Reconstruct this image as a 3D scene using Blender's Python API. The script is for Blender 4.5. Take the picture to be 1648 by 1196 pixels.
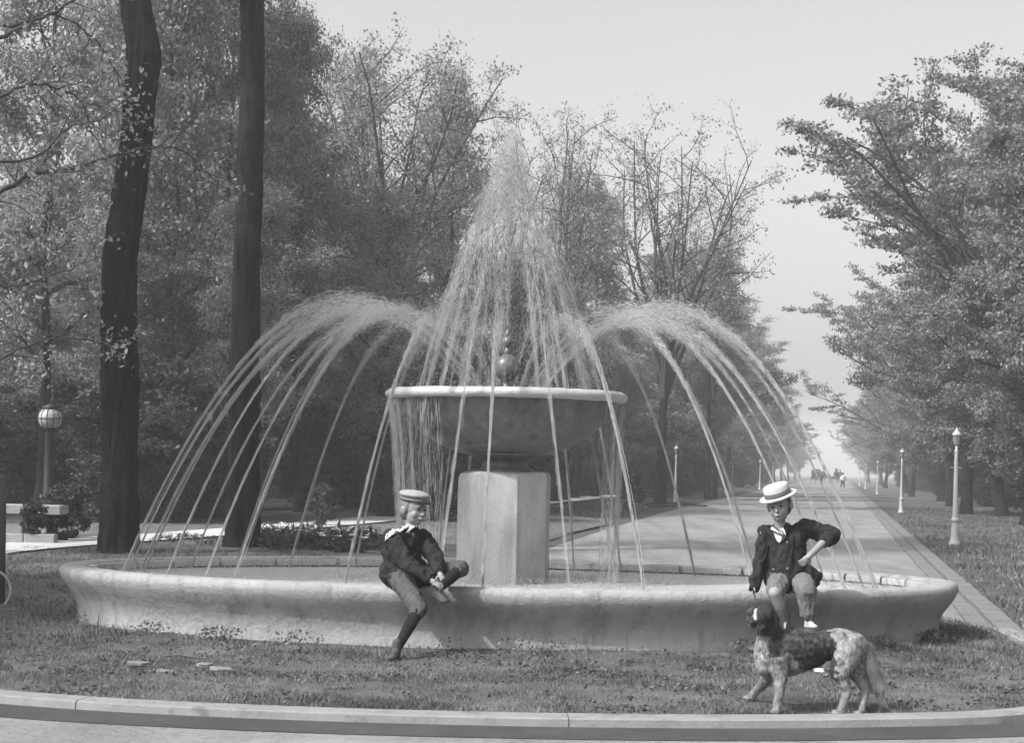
import bpy, math, random
import numpy as np
from mathutils import Vector, Matrix, noise as mnoise
R_ = math.radians
random.seed(7); np.random.seed(7)
sc = bpy.context.scene
for o in list(bpy.data.objects): bpy.data.objects.remove(o)
COL = sc.collection

# ------------------------------------------------------------------ camera, sky, sun, exposure
FPX, CX, CY, EYE = 2600.0, 824.0, 598.0, 1.5
SH, ROLL = 153.5, R_(1.2)
cam_d = bpy.data.cameras.new('camera'); cam = bpy.data.objects.new('camera', cam_d); COL.objects.link(cam)
cam_d.sensor_width = 36; cam_d.sensor_fit = 'HORIZONTAL'; cam_d.lens = FPX / 1648 * 36
cam_d.shift_y = SH / 1648; cam_d.clip_start = .1; cam_d.clip_end = 5000
cam.matrix_world = Matrix.Translation((0, 0, EYE)) @ Matrix.Rotation(R_(90), 4, 'X') @ Matrix.Rotation(ROLL, 4, 'Z')
sc.camera = cam
w = bpy.data.worlds.new('World'); sc.world = w; w.use_nodes = True
nt = w.node_tree; nt.nodes.clear()
SUNV = Vector((-.66, -.42, .80)).normalized()
sky = nt.nodes.new('ShaderNodeTexSky'); sky.sky_type = 'NISHITA'; sky.sun_disc = False
sky.sun_elevation = math.asin(SUNV.z); sky.sun_rotation = math.atan2(SUNV.x, SUNV.y)
sky.air_density = 1.0; sky.dust_density = 6.0; sky.ozone_density = 1.0
bw = nt.nodes.new('ShaderNodeRGBToBW'); bg = nt.nodes.new('ShaderNodeBackground'); wo = nt.nodes.new('ShaderNodeOutputWorld')
nt.links.new(sky.outputs[0], bw.inputs[0]); nt.links.new(bw.outputs[0], bg.inputs[0]); nt.links.new(bg.outputs[0], wo.inputs[0])
bg.inputs[1].default_value = .15
sun_d = bpy.data.lights.new('sun', 'SUN'); sun_d.energy = 2.7; sun_d.angle = R_(1.2); sun_d.color = (1, 1, 1)
sun = bpy.data.objects.new('sun', sun_d); COL.objects.link(sun)
sun.rotation_euler = SUNV.to_track_quat('Z', 'Y').to_euler()
sc.view_settings.view_transform = 'Standard'; sc.view_settings.look = 'None'
sc.view_settings.exposure = 1.1; sc.view_settings.gamma = 1; sc.view_settings.use_curve_mapping = False
sc.cycles.transparent_max_bounces = 16; sc.cycles.max_bounces = 6; sc.cycles.diffuse_bounces = 3
sc.cycles.transmission_bounces = 3; sc.cycles.glossy_bounces = 2; sc.cycles.volume_bounces = 1
sc.cycles.use_denoising = True

# ------------------------------------------------------------------ helpers
def P(px, py, Y):
    u = px - CX; v = CY - py + SH
    X = u * math.cos(ROLL) - v * math.sin(ROLL); Z = u * math.sin(ROLL) + v * math.cos(ROLL)
    return Vector((X / FPX * Y, Y, EYE + Z / FPX * Y))

def tag(o, label=None, cat=None, group=None, kind=None):
    if label: o['label'] = label
    if cat: o['category'] = cat
    if group: o['group'] = group
    if kind: o['kind'] = kind
    return o

def empty(name, loc, label, cat, group=None, rz=0):
    o = bpy.data.objects.new(name, None); COL.objects.link(o); o.location = loc; o.rotation_euler = (0, 0, rz)
    o.empty_display_size = .2
    return tag(o, label, cat, group)

def link(name, me, mat=None, parent=None):
    o = bpy.data.objects.new(name, me); COL.objects.link(o)
    if mat and not me.materials: me.materials.append(mat)
    if parent:
        o.parent = parent
    return o

def world_child(name, me, mat, parent):
    """a mesh whose vertices are given in world space, hung under a placed parent"""
    o = link(name, me, mat)
    par = parent
    o.parent = par
    m = Matrix.Identity(4); chain = []
    q = par
    while q: chain.append(q); q = q.parent
    for q in reversed(chain):
        m = m @ (q.matrix_parent_inverse @ q.matrix_basis)
    o.matrix_parent_inverse = m.inverted()
    return o

def mesh_np(name, V, F, smooth=False):
    """V (n,3), F (m,k) equal sided faces"""
    V = np.asarray(V, dtype=np.float32); F = np.asarray(F, dtype=np.int32)
    me = bpy.data.meshes.new(name); k = F.shape[1]
    me.vertices.add(len(V)); me.vertices.foreach_set('co', V.ravel())
    me.loops.add(F.size); me.loops.foreach_set('vertex_index', F.ravel())
    me.polygons.add(len(F)); me.polygons.foreach_set('loop_start', np.arange(len(F), dtype=np.int32) * k)
    me.update(calc_edges=True)
    if smooth: me.polygons.foreach_set('use_smooth', np.ones(len(F), dtype=bool))
    return me

class MB:
    def __init__(s): s.v = []; s.f = []
    def add(s, V, F):
        n = len(s.v); s.v.extend([tuple(p) for p in V]); s.f.extend([tuple(i + n for i in f) for f in F])
    def box(s, c, d, rz=0, taper=1.0, M=None):
        x, y, z = d[0] / 2, d[1] / 2, d[2] / 2
        vs = [(-x, -y, -z), (x, -y, -z), (x, y, -z), (-x, y, -z), (-x * taper, -y * taper, z), (x * taper, -y * taper, z), (x * taper, y * taper, z), (-x * taper, y * taper, z)]
        cr, sr = math.cos(rz), math.sin(rz); out = []
        for p in vs:
            q = Vector((p[0] * cr - p[1] * sr, p[0] * sr + p[1] * cr, p[2]))
            if M: q = M @ Vector(p)
            out.append(q + Vector(c))
        s.add(out, [(0, 3, 2, 1), (4, 5, 6, 7), (0, 1, 5, 4), (1, 2, 6, 5), (2, 3, 7, 6), (3, 0, 4, 7)])
        return s
    def lathe(s, prof, c=(0, 0, 0), n=32, sx=1, sy=1, cap=True, rot=0):
        V = []; F = []; m = len(prof)
        for i in range(n):
            a = 2 * math.pi * i / n + rot
            for r, z in prof: V.append((c[0] + r * math.cos(a) * sx, c[1] + r * math.sin(a) * sy, c[2] + z))
        for i in range(n):
            j = (i + 1) % n
            for k in range(m - 1): F.append((i * m + k, j * m + k, j * m + k + 1, i * m + k + 1))
        if cap:
            F.append(tuple(i * m for i in range(n))[::-1]); F.append(tuple(i * m + m - 1 for i in range(n)))
        s.add(V, F); return s
    def tube(s, pts, rad, n=8, cap=True):
        V, F = tube_np(pts, rad, n); k = len(s.v)
        s.v.extend([tuple(p) for p in V]); s.f.extend([tuple(int(i) + k for i in f) for f in F])
        if cap:
            m = len(pts); s.f.append(tuple(k + i for i in range(n))[::-1]); s.f.append(tuple(k + (m - 1) * n + i for i in range(n)))
        return s
    def torus(s, c, R, r, M=None, n=32, m=8, arc=2 * math.pi):
        M = M or Matrix.Identity(3); pts = []
        V = []; F = []
        for i in range(n):
            a = arc * i / n
            for j in range(m):
                b = 2 * math.pi * j / m
                V.append(Vector(c) + M @ Vector(((R + r * math.cos(b)) * math.cos(a), (R + r * math.cos(b)) * math.sin(a), r * math.sin(b))))
        for i in range(n):
            for j in range(m):
                F.append((i * m + j, ((i + 1) % n) * m + j, ((i + 1) % n) * m + (j + 1) % m, i * m + (j + 1) % m))
        s.add(V, F); return s
    def mesh(s, name, smooth=False):
        me = bpy.data.meshes.new(name); me.from_pydata([tuple(v) for v in s.v], [], s.f); me.update()
        if smooth:
            me.polygons.foreach_set('use_smooth', np.ones(len(me.polygons), dtype=bool))
        return me
    def build(s, name, mat, parent=None, smooth=False, auto=None, world=False, bevel=0):
        me = s.mesh(name, smooth or bool(auto))
        if auto: me.set_sharp_from_angle(angle=R_(auto))
        o = world_child(name, me, mat, parent) if world else link(name, me, mat, parent)
        if bevel:
            b = o.modifiers.new('bevel', 'BEVEL'); b.width = bevel; b.segments = 2; b.limit_method = 'ANGLE'
        return o

def tube_np(pts, rad, n):
    pts = np.asarray([tuple(p) for p in pts], float); m = len(pts)
    rad = np.asarray(rad, float) * np.ones(m)
    T = np.gradient(pts, axis=0); T /= np.linalg.norm(T, axis=1)[:, None] + 1e-9
    up = np.array([0, 0, 1.0]) if abs(T[0, 2]) < .9 else np.array([1.0, 0, 0])
    A = np.cross(T, up); A /= np.linalg.norm(A, axis=1)[:, None] + 1e-9
    for i in range(1, m):
        if np.dot(A[i], A[i - 1]) < 0: A[i] = -A[i]
    B = np.cross(T, A)
    th = np.linspace(0, 2 * math.pi, n, endpoint=False)
    V = (pts[:, None, :] + rad[:, None, None] * (np.cos(th)[None, :, None] * A[:, None, :] + np.sin(th)[None, :, None] * B[:, None, :])).reshape(-1, 3)
    i = np.arange(m - 1)[:, None] * n; j = np.arange(n)[None, :]; j2 = (j + 1) % n
    F = np.stack([i + j, i + j2, i + n + j2, i + n + j], -1).reshape(-1, 4)
    return V, F

# ------------------------------------------------------------------ materials (a black-and-white photograph: all neutral)
def mat(name, base, rough=.85, var=0.0, scale=4.0, bump=0.0, bscale=40.0, spec=.3, metallic=0, detail=6, stretch=None, patches=None, transl=0.0, island=0.0, coords='Object', bdist=.02):
    m = bpy.data.materials.new(name); m.use_nodes = True; nt = m.node_tree; N = nt.nodes; L = nt.links
    b = N['Principled BSDF']; out = N['Material Output']
    b.inputs['Roughness'].default_value = rough; b.inputs['Specular IOR Level'].default_value = spec; b.inputs['Metallic'].default_value = metallic
    tc = N.new('ShaderNodeTexCoord'); mp = N.new('ShaderNodeMapping'); L.new(tc.outputs[coords], mp.inputs[0])
    if stretch: mp.inputs['Scale'].default_value = stretch
    val = N.new('ShaderNodeValue'); val.outputs[0].default_value = base; cur = val.outputs[0]
    def math_(op, a, bb, clamp=False):
        n = N.new('ShaderNodeMath'); n.operation = op; n.use_clamp = clamp
        for i, x in enumerate((a, bb)):
            if isinstance(x, (int, float)): n.inputs[i].default_value = x
            else: L.new(x, n.inputs[i])
        return n.outputs[0]
    if var:
        for sc_, am in ((scale, var), (scale * 6.3, var * .6)):
            nz = N.new('ShaderNodeTexNoise'); nz.inputs['Scale'].default_value = sc_; nz.inputs['Detail'].default_value = detail; nz.inputs['Roughness'].default_value = .6
            L.new(mp.outputs[0], nz.inputs[0])
            cur = math_('MULTIPLY', cur, math_('ADD', math_('MULTIPLY', math_('SUBTRACT', nz.outputs[0], .5), 2.6 * am), 1.0))
    if patches:
        for (psc, lo, hi, mult, st) in patches:
            mp2 = N.new('ShaderNodeMapping'); L.new(tc.outputs[coords], mp2.inputs[0]); mp2.inputs['Scale'].default_value = st or (1, 1, 1)
            nz = N.new('ShaderNodeTexNoise'); nz.inputs['Scale'].default_value = psc; nz.inputs['Detail'].default_value = 8; nz.inputs['Roughness'].default_value = .65
            L.new(mp2.outputs[0], nz.inputs[0])
            mr = N.new('ShaderNodeMapRange'); mr.interpolation_type = 'SMOOTHSTEP'
            mr.inputs[1].default_value = lo; mr.inputs[2].default_value = hi; mr.inputs[3].default_value = 1; mr.inputs[4].default_value = mult
            L.new(nz.outputs[0], mr.inputs[0]); cur = math_('MULTIPLY', cur, mr.outputs[0])
    if island:
        g = N.new('ShaderNodeNewGeometry')
        cur = math_('MULTIPLY', cur, math_('ADD', math_('MULTIPLY', math_('SUBTRACT', g.outputs['Random Per Island'], .5), 2 * island), 1.0))
    cur = math_('MAXIMUM', cur, .004)
    cc = N.new('ShaderNodeCombineColor')
    for i in range(3): L.new(cur, cc.inputs[i])
    L.new(cc.outputs[0], b.inputs['Base Color'])
    if bump:
        nz = N.new('ShaderNodeTexNoise'); nz.inputs['Scale'].default_value = bscale; nz.inputs['Detail'].default_value = 8; nz.inputs['Roughness'].default_value = .7
        L.new(mp.outputs[0], nz.inputs[0])
        bp = N.new('ShaderNodeBump'); bp.inputs['Strength'].default_value = bump; bp.inputs['Distance'].default_value = bdist
        L.new(nz.outputs[0], bp.inputs['Height']); L.new(bp.outputs[0], b.inputs['Normal'])
    if transl:
        t = N.new('ShaderNodeBsdfTranslucent'); L.new(cc.outputs[0], t.inputs[0]); mx = N.new('ShaderNodeMixShader'); mx.inputs[0].default_value = transl
        L.new(b.outputs[0], mx.inputs[1]); L.new(t.outputs[0], mx.inputs[2]); L.new(mx.outputs[0], out.inputs[0])
    return m

M = {}
M['grass_ground'] = mat('grass_ground', .085, .95, .5, 1.3, 1.0, 30, .1, patches=[(.35, .5, .7, .7, None), (.9, .55, .75, 1.5, None)], bdist=.05)
M['lawn'] = mat('lawn_soil', .115, .95, .45, 3.0, 1.0, 45, .1, patches=[(.8, .45, .7, 1.5, None), (2.2, .5, .7, .6, None)], bdist=.04)
M['blade'] = mat('grass_blade', .155, .7, .35, 1.2, 0, 1, .2, transl=.3, island=.6, patches=[(.7, .42, .62, .55, None), (2.6, .5, .66, .6, None)])
M['road'] = mat('gravel_road', .205, .9, .28, .6, .8, 45, .2, patches=[(.6, .42, .7, .68, (2.4, .25, 1)), (.9, .5, .75, 1.3, (.3, 1.6, 1)), (16, .5, .66, .72, None), (60, .5, .62, .8, None)])
M['gutter'] = mat('asphalt_gutter', .05, .9, .4, 1.5, .8, 60, .2, patches=[(1.2, .5, .7, 1.25, None)])
M['kerb'] = mat('kerb_stone', .20, .85, .25, 2.5, .5, 50, .2, patches=[(6, .5, .72, .6, None)])
M['path'] = mat('footpath', .36, .9, .15, .8, .4, 50, .2)
M['cement'] = mat('basin_cement', .28, .85, .2, 1.1, .9, 22, .25, patches=[(1.1, .42, .68, .82, (1, 1, .8)), (5, .48, .66, .75, (1, 1, .3)), (11, .52, .68, .78, (1, 1, .10)), (30, .55, .7, .85, None)])
M['coping'] = mat('coping_cement', .27, .8, .2, 2, .4, 40, .3, patches=[(4, .5, .7, .75, None)])
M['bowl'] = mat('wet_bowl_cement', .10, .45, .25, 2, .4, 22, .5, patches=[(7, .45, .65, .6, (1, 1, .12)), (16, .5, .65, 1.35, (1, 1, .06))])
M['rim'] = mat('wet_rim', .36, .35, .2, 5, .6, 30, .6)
M['column'] = mat('column_cement', .33, .85, .14, 1.8, .5, 24, .25, patches=[(2.2, .42, .66, .72, (1, 1, .4)), (9, .5, .66, .8, (1, 1, .12)), (24, .55, .68, .8, None)])
M['sphere'] = mat('metal_sphere', .09, .35, .2, 6, .15, 20, .6)
M['bark'] = mat('bark', .018, .95, .6, 2.2, 1.0, 16, .1, stretch=(1, 1, .14), bdist=.12, patches=[(12, .45, .6, .35, (1, 1, .12)), (1.1, .45, .7, 1.7, None)])
M['twig'] = mat('twig_bark', .05, .95, .3, 2, 0, 13, .1)
M['leaf_a'] = mat('leaf_dark', .165, .6, .25, .5, 0, 1, .3, transl=.35, island=.55)
M['leaf_b'] = mat('leaf_light', .225, .6, .25, .5, 0, 1, .3, transl=.4, island=.5)
M['leaf_c'] = mat('leaf_elm', .165, .6, .25, .5, 0, 1, .3, transl=.38, island=.5)
M['leaf_shade'] = mat('leaf_shaded', .05, .6, .3, .5, 0, 1, .3, transl=.35, island=.55)  # bush leaves: shade of the undergrowth is put into this darker colour
M['white_iron'] = mat('white_painted_iron', .30, .5, .12, 6, .2, 30, .4, patches=[(9, .55, .7, .7, (1, 1, .3))])
M['dark_iron'] = mat('dark_iron', .012, .5, .2, 6, .2, 30, .4)
M['lantern_glass'] = mat('lantern_glass', .14, .25, .1, 3, 0, 1, .5)
M['globe'] = mat('milk_glass', .24, .2, .05, 3, 0, 1, .5)
M['skin'] = mat('skin', .20, .6, .10, 9, .1, 60, .3)
M['hair'] = mat('hair', .12, .7, .4, 30, .4, 80, .3, stretch=(1, 1, .3))
M['dark_hair'] = mat('dark_hair', .05, .7, .4, 30, .4, 80, .3)
M['wool_dark'] = mat('dark_wool', .020, .95, .5, 12, .5, 90, .1)
M['lapel'] = mat('jacket_lapel', .028, .95, .3, 12, .5, 90, .1)
M['wool_grey'] = mat('grey_wool', .12, .95, .3, 14, .6, 120, .1)
M['wool_mid'] = mat('mid_grey_wool', .07, .95, .35, 14, .6, 120, .1)
M['stocking'] = mat('black_stocking', .014, .9, .3, 10, .4, 120, .1)
M['stocking_grey'] = mat('grey_stocking', .10, .9, .3, 10, .4, 120, .1)
M['shoe'] = mat('dusty_shoe', .05, .7, .4, 12, .3, 60, .2)
M['shoe_b'] = mat('light_shoe', .34, .7, .4, 12, .3, 60, .2)
M['shirt'] = mat('white_shirt', .5, .8, .06, 9, .3, 40, .2)
M['straw'] = mat('straw', .40, .8, .15, 30, .5, 160, .2)
M['band'] = mat('hat_band', .10, .6, .15, 9)
M['cap'] = mat('cap_cloth', .24, .9, .25, 9, .4, 90, .1)
M['eye'] = mat('eye', .015, .2)
M['lip'] = mat('lip', .20, .6)
M['braid'] = mat('white_braid', .85, .6)
M['cobble'] = mat('cobble', .13, .85, .3, 3, .4, 40, .2)
M['stone'] = mat('rough_stone', .24, .9, .3, 3, .8, 20, .2)
M['petal_w'] = mat('white_petal', .75, .6, .1, 20, 0, 1, .2, transl=.3)
M['petal_d'] = mat('dark_petal', .05, .6, .1, 20, 0, 1, .2)
M['paper'] = mat('paper', .5, .7)
M['flat_stone'] = mat('flagstone', .17, .85, .2, 6, .6, 40, .2)
M['wood'] = mat('weathered_wood', .07, .9, .3, 4, .5, 20, .2, stretch=(1, 1, .2))
M['coach'] = mat('coach_paint', .03, .4, .1, 4)
M['horse'] = mat('horse_coat', .05, .7, .2, 6)
M['cloth_d'] = mat('dark_cloth', .035, .9)
M['clover'] = mat('clover_leaf', .09, .7, .3, 2, 0, 1, .2, transl=.3, island=.7)
M['foliage_dark'] = mat('planting_leaf', .05, .7, .3, 3, 0, 1, .2, transl=.3, island=.5)

# white aerated water: thin streams and drops
def water_spray():
    m = bpy.data.materials.new('water_spray'); m.use_nodes = True; nt = m.node_tree; N = nt.nodes; L = nt.links
    b = N['Principled BSDF']; b.inputs['Base Color'].default_value = (.58,) * 3 + (1,); b.inputs['Roughness'].default_value = .3
    t = N.new('ShaderNodeBsdfTranslucent'); t.inputs[0].default_value = (.58,) * 3 + (1,)
    mx = N.new('ShaderNodeMixShader'); mx.inputs[0].default_value = .45
    L.new(b.outputs[0], mx.inputs[1]); L.new(t.outputs[0], mx.inputs[2]); L.new(mx.outputs[0], N['Material Output'].inputs[0])
    return m
M['spray'] = water_spray()

def pool_water():
    m = bpy.data.materials.new('pool_water'); m.use_nodes = True; nt = m.node_tree; N = nt.nodes; L = nt.links
    b = N['Principled BSDF']; b.inputs['Base Color'].default_value = (.36,) * 3 + (1,); b.inputs['Roughness'].default_value = .25
    b.inputs['IOR'].default_value = 1.33
    tc = N.new('ShaderNodeTexCoord')
    prev = None
    for s, st in ((7, .9), (30, .7)):
        nz = N.new('ShaderNodeTexNoise'); nz.inputs['Scale'].default_value = s; nz.inputs['Detail'].default_value = 4
        L.new(tc.outputs['Object'], nz.inputs[0]); bp = N.new('ShaderNodeBump'); bp.inputs['Strength'].default_value = st; bp.inputs['Distance'].default_value = .03
        L.new(nz.outputs[0], bp.inputs['Height'])
        if prev: L.new(prev.outputs[0], bp.inputs['Normal'])
        prev = bp
    L.new(prev.outputs[0], b.inputs['Normal'])
    return m
M['water'] = pool_water()

# ------------------------------------------------------------------ ground, roads, kerbs
def sheet(name, pts, z, m, parent=None, label=None):
    me = bpy.data.meshes.new(name); me.from_pydata([(x, y, z) for x, y in pts], [], [tuple(range(len(pts)))]); me.update()
    o = link(name, me, m); o['kind'] = 'structure'
    if label: o['label'] = label
    return o
sheet('ground', [(-900, -60), (900, -60), (900, 1200), (-900, 1200)], 0, M['grass_ground'], label='rough shaded grass under the trees')

AV = .2026
def av(off, Y): return (off + AV * Y, Y)
# avenue + fork
n = 24
lf = []
ys = [16, 20, 25, 30, 40, 55, 75, 110, 200, 420]
offs = [-7.5, -6.2, -5.5, -5.35, -5.7, -6.1, -6.3, -6.3, -6.3, -6.3]
pts = [av(1.66, y) for y in (14, 60, 200, 420)] + [av(o, y) for y, o in reversed(list(zip(ys, offs)))]
sheet('avenue', pts, .006, M['road'], label='pale gravel avenue running straight away to the horizon')
pts = [(-60, -30), av(1.66, -30), av(1.66, 14.2), av(1.66, 19), (-4, 19), (-12, 22), (-30, 45), (-60, 80)]
sheet('road', pts, .010, M['road'], label='pale drive curving round the front of the fountain lawn')

def catmull(cp, per=12, closed=True):
    out = []; n = len(cp)
    rng = range(n) if closed else range(n - 1)
    for i in rng:
        if closed: p0, p1, p2, p3 = cp[(i - 1) % n], cp[i], cp[(i + 1) % n], cp[(i + 2) % n]
        else: p0, p1, p2, p3 = cp[max(i - 1, 0)], cp[i], cp[i + 1], cp[min(i + 2, n - 1)]
        for k in range(per):
            t = k / per
            out.append(tuple(.5 * ((2 * b) + (-a + c) * t + (2 * a - 5 * b + 4 * c - d) * t * t + (-a + 3 * b - 3 * c + d) * t ** 3) for a, b, c, d in zip(p0, p1, p2, p3)))
    if not closed: out.append(tuple(cp[-1]))
    return out
front_cp = [(4.62, 15.4), (4.45, 13.4), (4.05, 11.5), (3.24, 10.12), (2.0, 9.64), (.35, 9.44), (-1.5, 9.52), (-3.15, 9.93), (-5.4, 11.1), (-9, 14.5), (-14, 23)]
lawn_cp = front_cp + [(-22, 36), (-24, 52), (-8, 60), (2.6, 50), (1.6, 38), (.4, 31), (-1.2, 27.5), (-.6, 23.5), (1.8, 20.6), (3.7, 18.2)]
def lawn_z(x, y):
    z = .045 + .032 * math.exp(-((y - 10.45) / .45) ** 2) * (1 if x > -4 else .5)
    z += .018 * mnoise.noise(Vector((x * .9, y * .9, 0))) + .01 * mnoise.noise(Vector((x * 3, y * 3, 5)))
    return z
outl = catmull(lawn_cp, 14)
cen = (-2.5, 17.0)
rings = [0, .008, .02, .035, .05, .07, .09, .11, .13, .155, .18, .21, .24, .27, .3, .34, .38, .43, .48, .54, .6, .68, .76, .85, .93]
V = []; F = []; nO = len(outl)
for k, t in enumerate(rings):
    for (x, y) in outl:
        X = x + (cen[0] - x) * t; Y = y + (cen[1] - y) * t
        if k == 0: z = .035 if y < 18 else -.03
        else: z = lawn_z(X, Y)
        if y > 24 and k < 5: z = -.03 + .075 * k / 5
        V.append((X, Y, z))
V.append((cen[0], cen[1], .04))
for k in range(len(rings) - 1):
    for i in range(nO):
        j = (i + 1) % nO; F.append((k * nO + i, k * nO + j, (k + 1) * nO + j, (k + 1) * nO + i))
b0 = (len(rings) - 1) * nO
for i in range(nO): F.append((b0 + i, b0 + (i + 1) % nO, len(V) - 1))
me = bpy.data.meshes.new('lawn'); me.from_pydata(V, [], F); me.update(); me.polygons.foreach_set('use_smooth', np.ones(len(F), dtype=bool))
tag(link('lawn', me, M['lawn']), 'rough lawn round the fountain', kind='structure')

front = catmull(front_cp, 16, closed=False)
def offset_line(line, d):
    out = []
    for i, p in enumerate(line):
        a = line[max(i - 1, 0)]; b = line[min(i + 1, len(line) - 1)]
        tx, ty = b[0] - a[0], b[1] - a[1]; l = math.hypot(tx, ty)
        out.append((p[0] - ty / l * d, p[1] + tx / l * d))
    return out
# outward of the lawn = direction away from the centre; test the sign once
tst = offset_line(front, .1)[80]; SGN = 1 if math.dist(tst, cen) > math.dist(front[80], cen) else -1
def ribbon(name, line, prof, m, kind='structure', closed=False, smooth=True):
    V = []; F = []; k = len(prof)
    ls = [offset_line(line, SGN * d) for d, z in prof]
    for i in range(len(line)):
        for q, (d, z) in enumerate(prof): V.append((ls[q][i][0], ls[q][i][1], z))
    for i in range(len(line) - 1):
        for q in range(k - 1): F.append((i * k + q, (i + 1) * k + q, (i + 1) * k + q + 1, i * k + q + 1))
    me = bpy.data.meshes.new(name); me.from_pydata(V, [], F); me.update()
    o = link(name, me, m)
    if kind: o['kind'] = kind
    return o
kerb_root = empty('kerb', (0, 9.6, 0), 'pale stone kerb curving along the front of the fountain lawn', 'kerb'); kerb_root['kind'] = 'structure'
# kerb stones, one by one
seg_len = 2.8; acc = 0; cur = [front[0]]; stones = []
for a, b in zip(front, front[1:]):
    acc += math.dist(a, b); cur.append(b)
    if acc > seg_len: stones.append(cur); cur = [b]; acc = 0
for ln in stones:
    if len(ln) < 2: continue
    # shave both ends for the joint
    def lerp(p, q, d):
        l = math.dist(p, q); t = min(d / l, .4); return (p[0] + (q[0] - p[0]) * t, p[1] + (q[1] - p[1]) * t)
    ln = [lerp(ln[0], ln[1], .002)] + ln[1:-1] + [lerp(ln[-1], ln[-2], .002)]
    dz = random.uniform(-.001, .001)
    pr = [(-.02, -.05), (-.02, .056 + dz), (0, .066 + dz), (.16, .064 + dz), (.18, .056 + dz), (.195, -.05)]
    V = []; F = []; k = len(pr); ls = [offset_line(ln, SGN * d) for d, z in pr]
    for i in range(len(ln)):
        for q in range(k): V.append((ls[q][i][0], ls[q][i][1], pr[q][1]))
    for i in range(len(ln) - 1):
        for q in range(k - 1): F.append((i * k + q, (i + 1) * k + q, (i + 1) * k + q + 1, i * k + q + 1))
    F.append(tuple(range(k))); F.append(tuple((len(ln) - 1) * k + q for q in range(k))[::-1])
    me = bpy.data.meshes.new('kerb_stone'); me.from_pydata(V, [], F); me.update()
    world_child('kerb_stone', me, M['kerb'], kerb_root)
ribbon('gutter', front, [(.19, .014), (.60, .014)], M['gutter'])

# avenue gutter on the right: strips of pale setts with a dark joint
groot = empty('gutter_edge', (av(1.5, 20)[0], 20, 0), 'pale stone edging running along the right side of the avenue', 'kerb'); groot['kind'] = 'structure'
yy = 11.0; kidx = 0
rnd = random.Random(3)
while yy < 60:
    L = rnd.uniform(.5, .8) * (1 if yy < 30 else 1.8)
    for off, wd in ((1.42, .2), (1.66, .22)):
        c = av(off, yy + L / 2); mb = MB(); mb.box((c[0] + rnd.uniform(-.01, .01), c[1], .012 + (off > 1.5) * .02), (wd, L - .03, .05), rz=-math.atan(AV) + rnd.uniform(-.02, .02))
        mb.build('edging_stone', M['cobble'], groot, world=True)
    yy += L
mb = MB()
for off, wd in ((1.42, .2), (1.66, .22)):
    x0, y0 = av(off - wd / 2, yy); x1, _ = av(off + wd / 2, yy); x2, y2 = av(off + wd / 2, 400); x3, _ = av(off - wd / 2, 400)
    z = .035 + (off > 1.5) * .02
    mb.add([(x0, y0, z), (x1, y0, z), (x2, y2, z), (x3, y2, z)], [(0, 1, 2, 3)])
o = mb.build('far_edging', M['cobble'], groot, world=True); o['kind'] = 'stuff'

# footpath at the left, parallel to the avenue
pl = catmull([(-9.5, 17), (-8.35, 21.5), (-7.9, 25.5), (-6.2, 31), (-3.9, 40), (-2.1, 49), (2.4, 72), (10, 108), (40, 250)], 8, closed=False)
V = []; F = []
wd = .75
a_ = offset_line(pl, wd); b_ = offset_line(pl, -wd)
for p, q in zip(a_, b_): V += [(p[0], p[1], .075), (q[0], q[1], .075)]
for i in range(len(pl) - 1): F.append((2 * i, 2 * i + 1, 2 * i + 3, 2 * i + 2))
me = bpy.data.meshes.new('footpath'); me.from_pydata(V, [], F); me.update(); tag(link('footpath', me, M['path']), 'pale footpath running back through the lawn', kind='structure')

# ------------------------------------------------------------------ fountain
FC = Vector((-.065, 14.8, 0)); FA, FB = 4.09, 2.15
fountain = empty('fountain', FC, 'large pale cement fountain with raised bowl spraying many jets of water', 'fountain')
def ring_sweep(prof, n=160, arc=(0, 2 * math.pi), caps=False, wob=0.0):
    V = []; F = []; k = len(prof); closed = abs(arc[1] - arc[0] - 2 * math.pi) < 1e-6
    for i in range(n if closed else n + 1):
        a = arc[0] + (arc[1] - arc[0]) * i / n
        ex, ey = FA * math.cos(a), FB * math.sin(a); nx, ny = math.cos(a) / FA, math.sin(a) / FB; l = math.hypot(nx, ny); nx /= l; ny /= l
        for d, z in prof:
            dz = dd = 0
            if wob:
                dd = wob * mnoise.noise(Vector((ex * 1.3 + 10, ey * 1.3, z * 4))) + wob * .5 * mnoise.noise(Vector((ex * 5, ey * 5, z * 9)))
                dz = wob * .35 * mnoise.noise(Vector((ex * 1.1, ey * 1.1, 7.7))) if z > .3 else 0
            V.append((FC.x + .06 + ex + nx * (d + dd), FC.y + ey + ny * (d + dd), z + dz))
    m = n if closed else n + 1
    for i in range(n):
        j = (i + 1) % m
        for q in range(k - 1): F.append((i * k + q, j * k + q, j * k + q + 1, i * k + q + 1))
    if caps: F.append(tuple(range(k))[::-1]); F.append(tuple(n * k + q for q in range(k)))
    me = bpy.data.meshes.new('ring'); me.from_pydata(V, [], F); me.update()
    me.polygons.foreach_set('use_smooth', np.ones(len(F), dtype=bool)); me.set_sharp_from_angle(angle=R_(50))
    return me
prof = [(-.165, -.06), (-.17, .04), (-.18, .10), (-.178, .17), (-.145, .26), (-.085, .34), (-.035, .41), (-.005, .47), (-.012, .515), (-.045, .538), (-.10, .543), (-.19, .540), (-.245, .532), (-.262, .50), (-.265, .30)]
basin = world_child('basin', ring_sweep(prof, 260, wob=.010), M['cement'], fountain)
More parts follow.
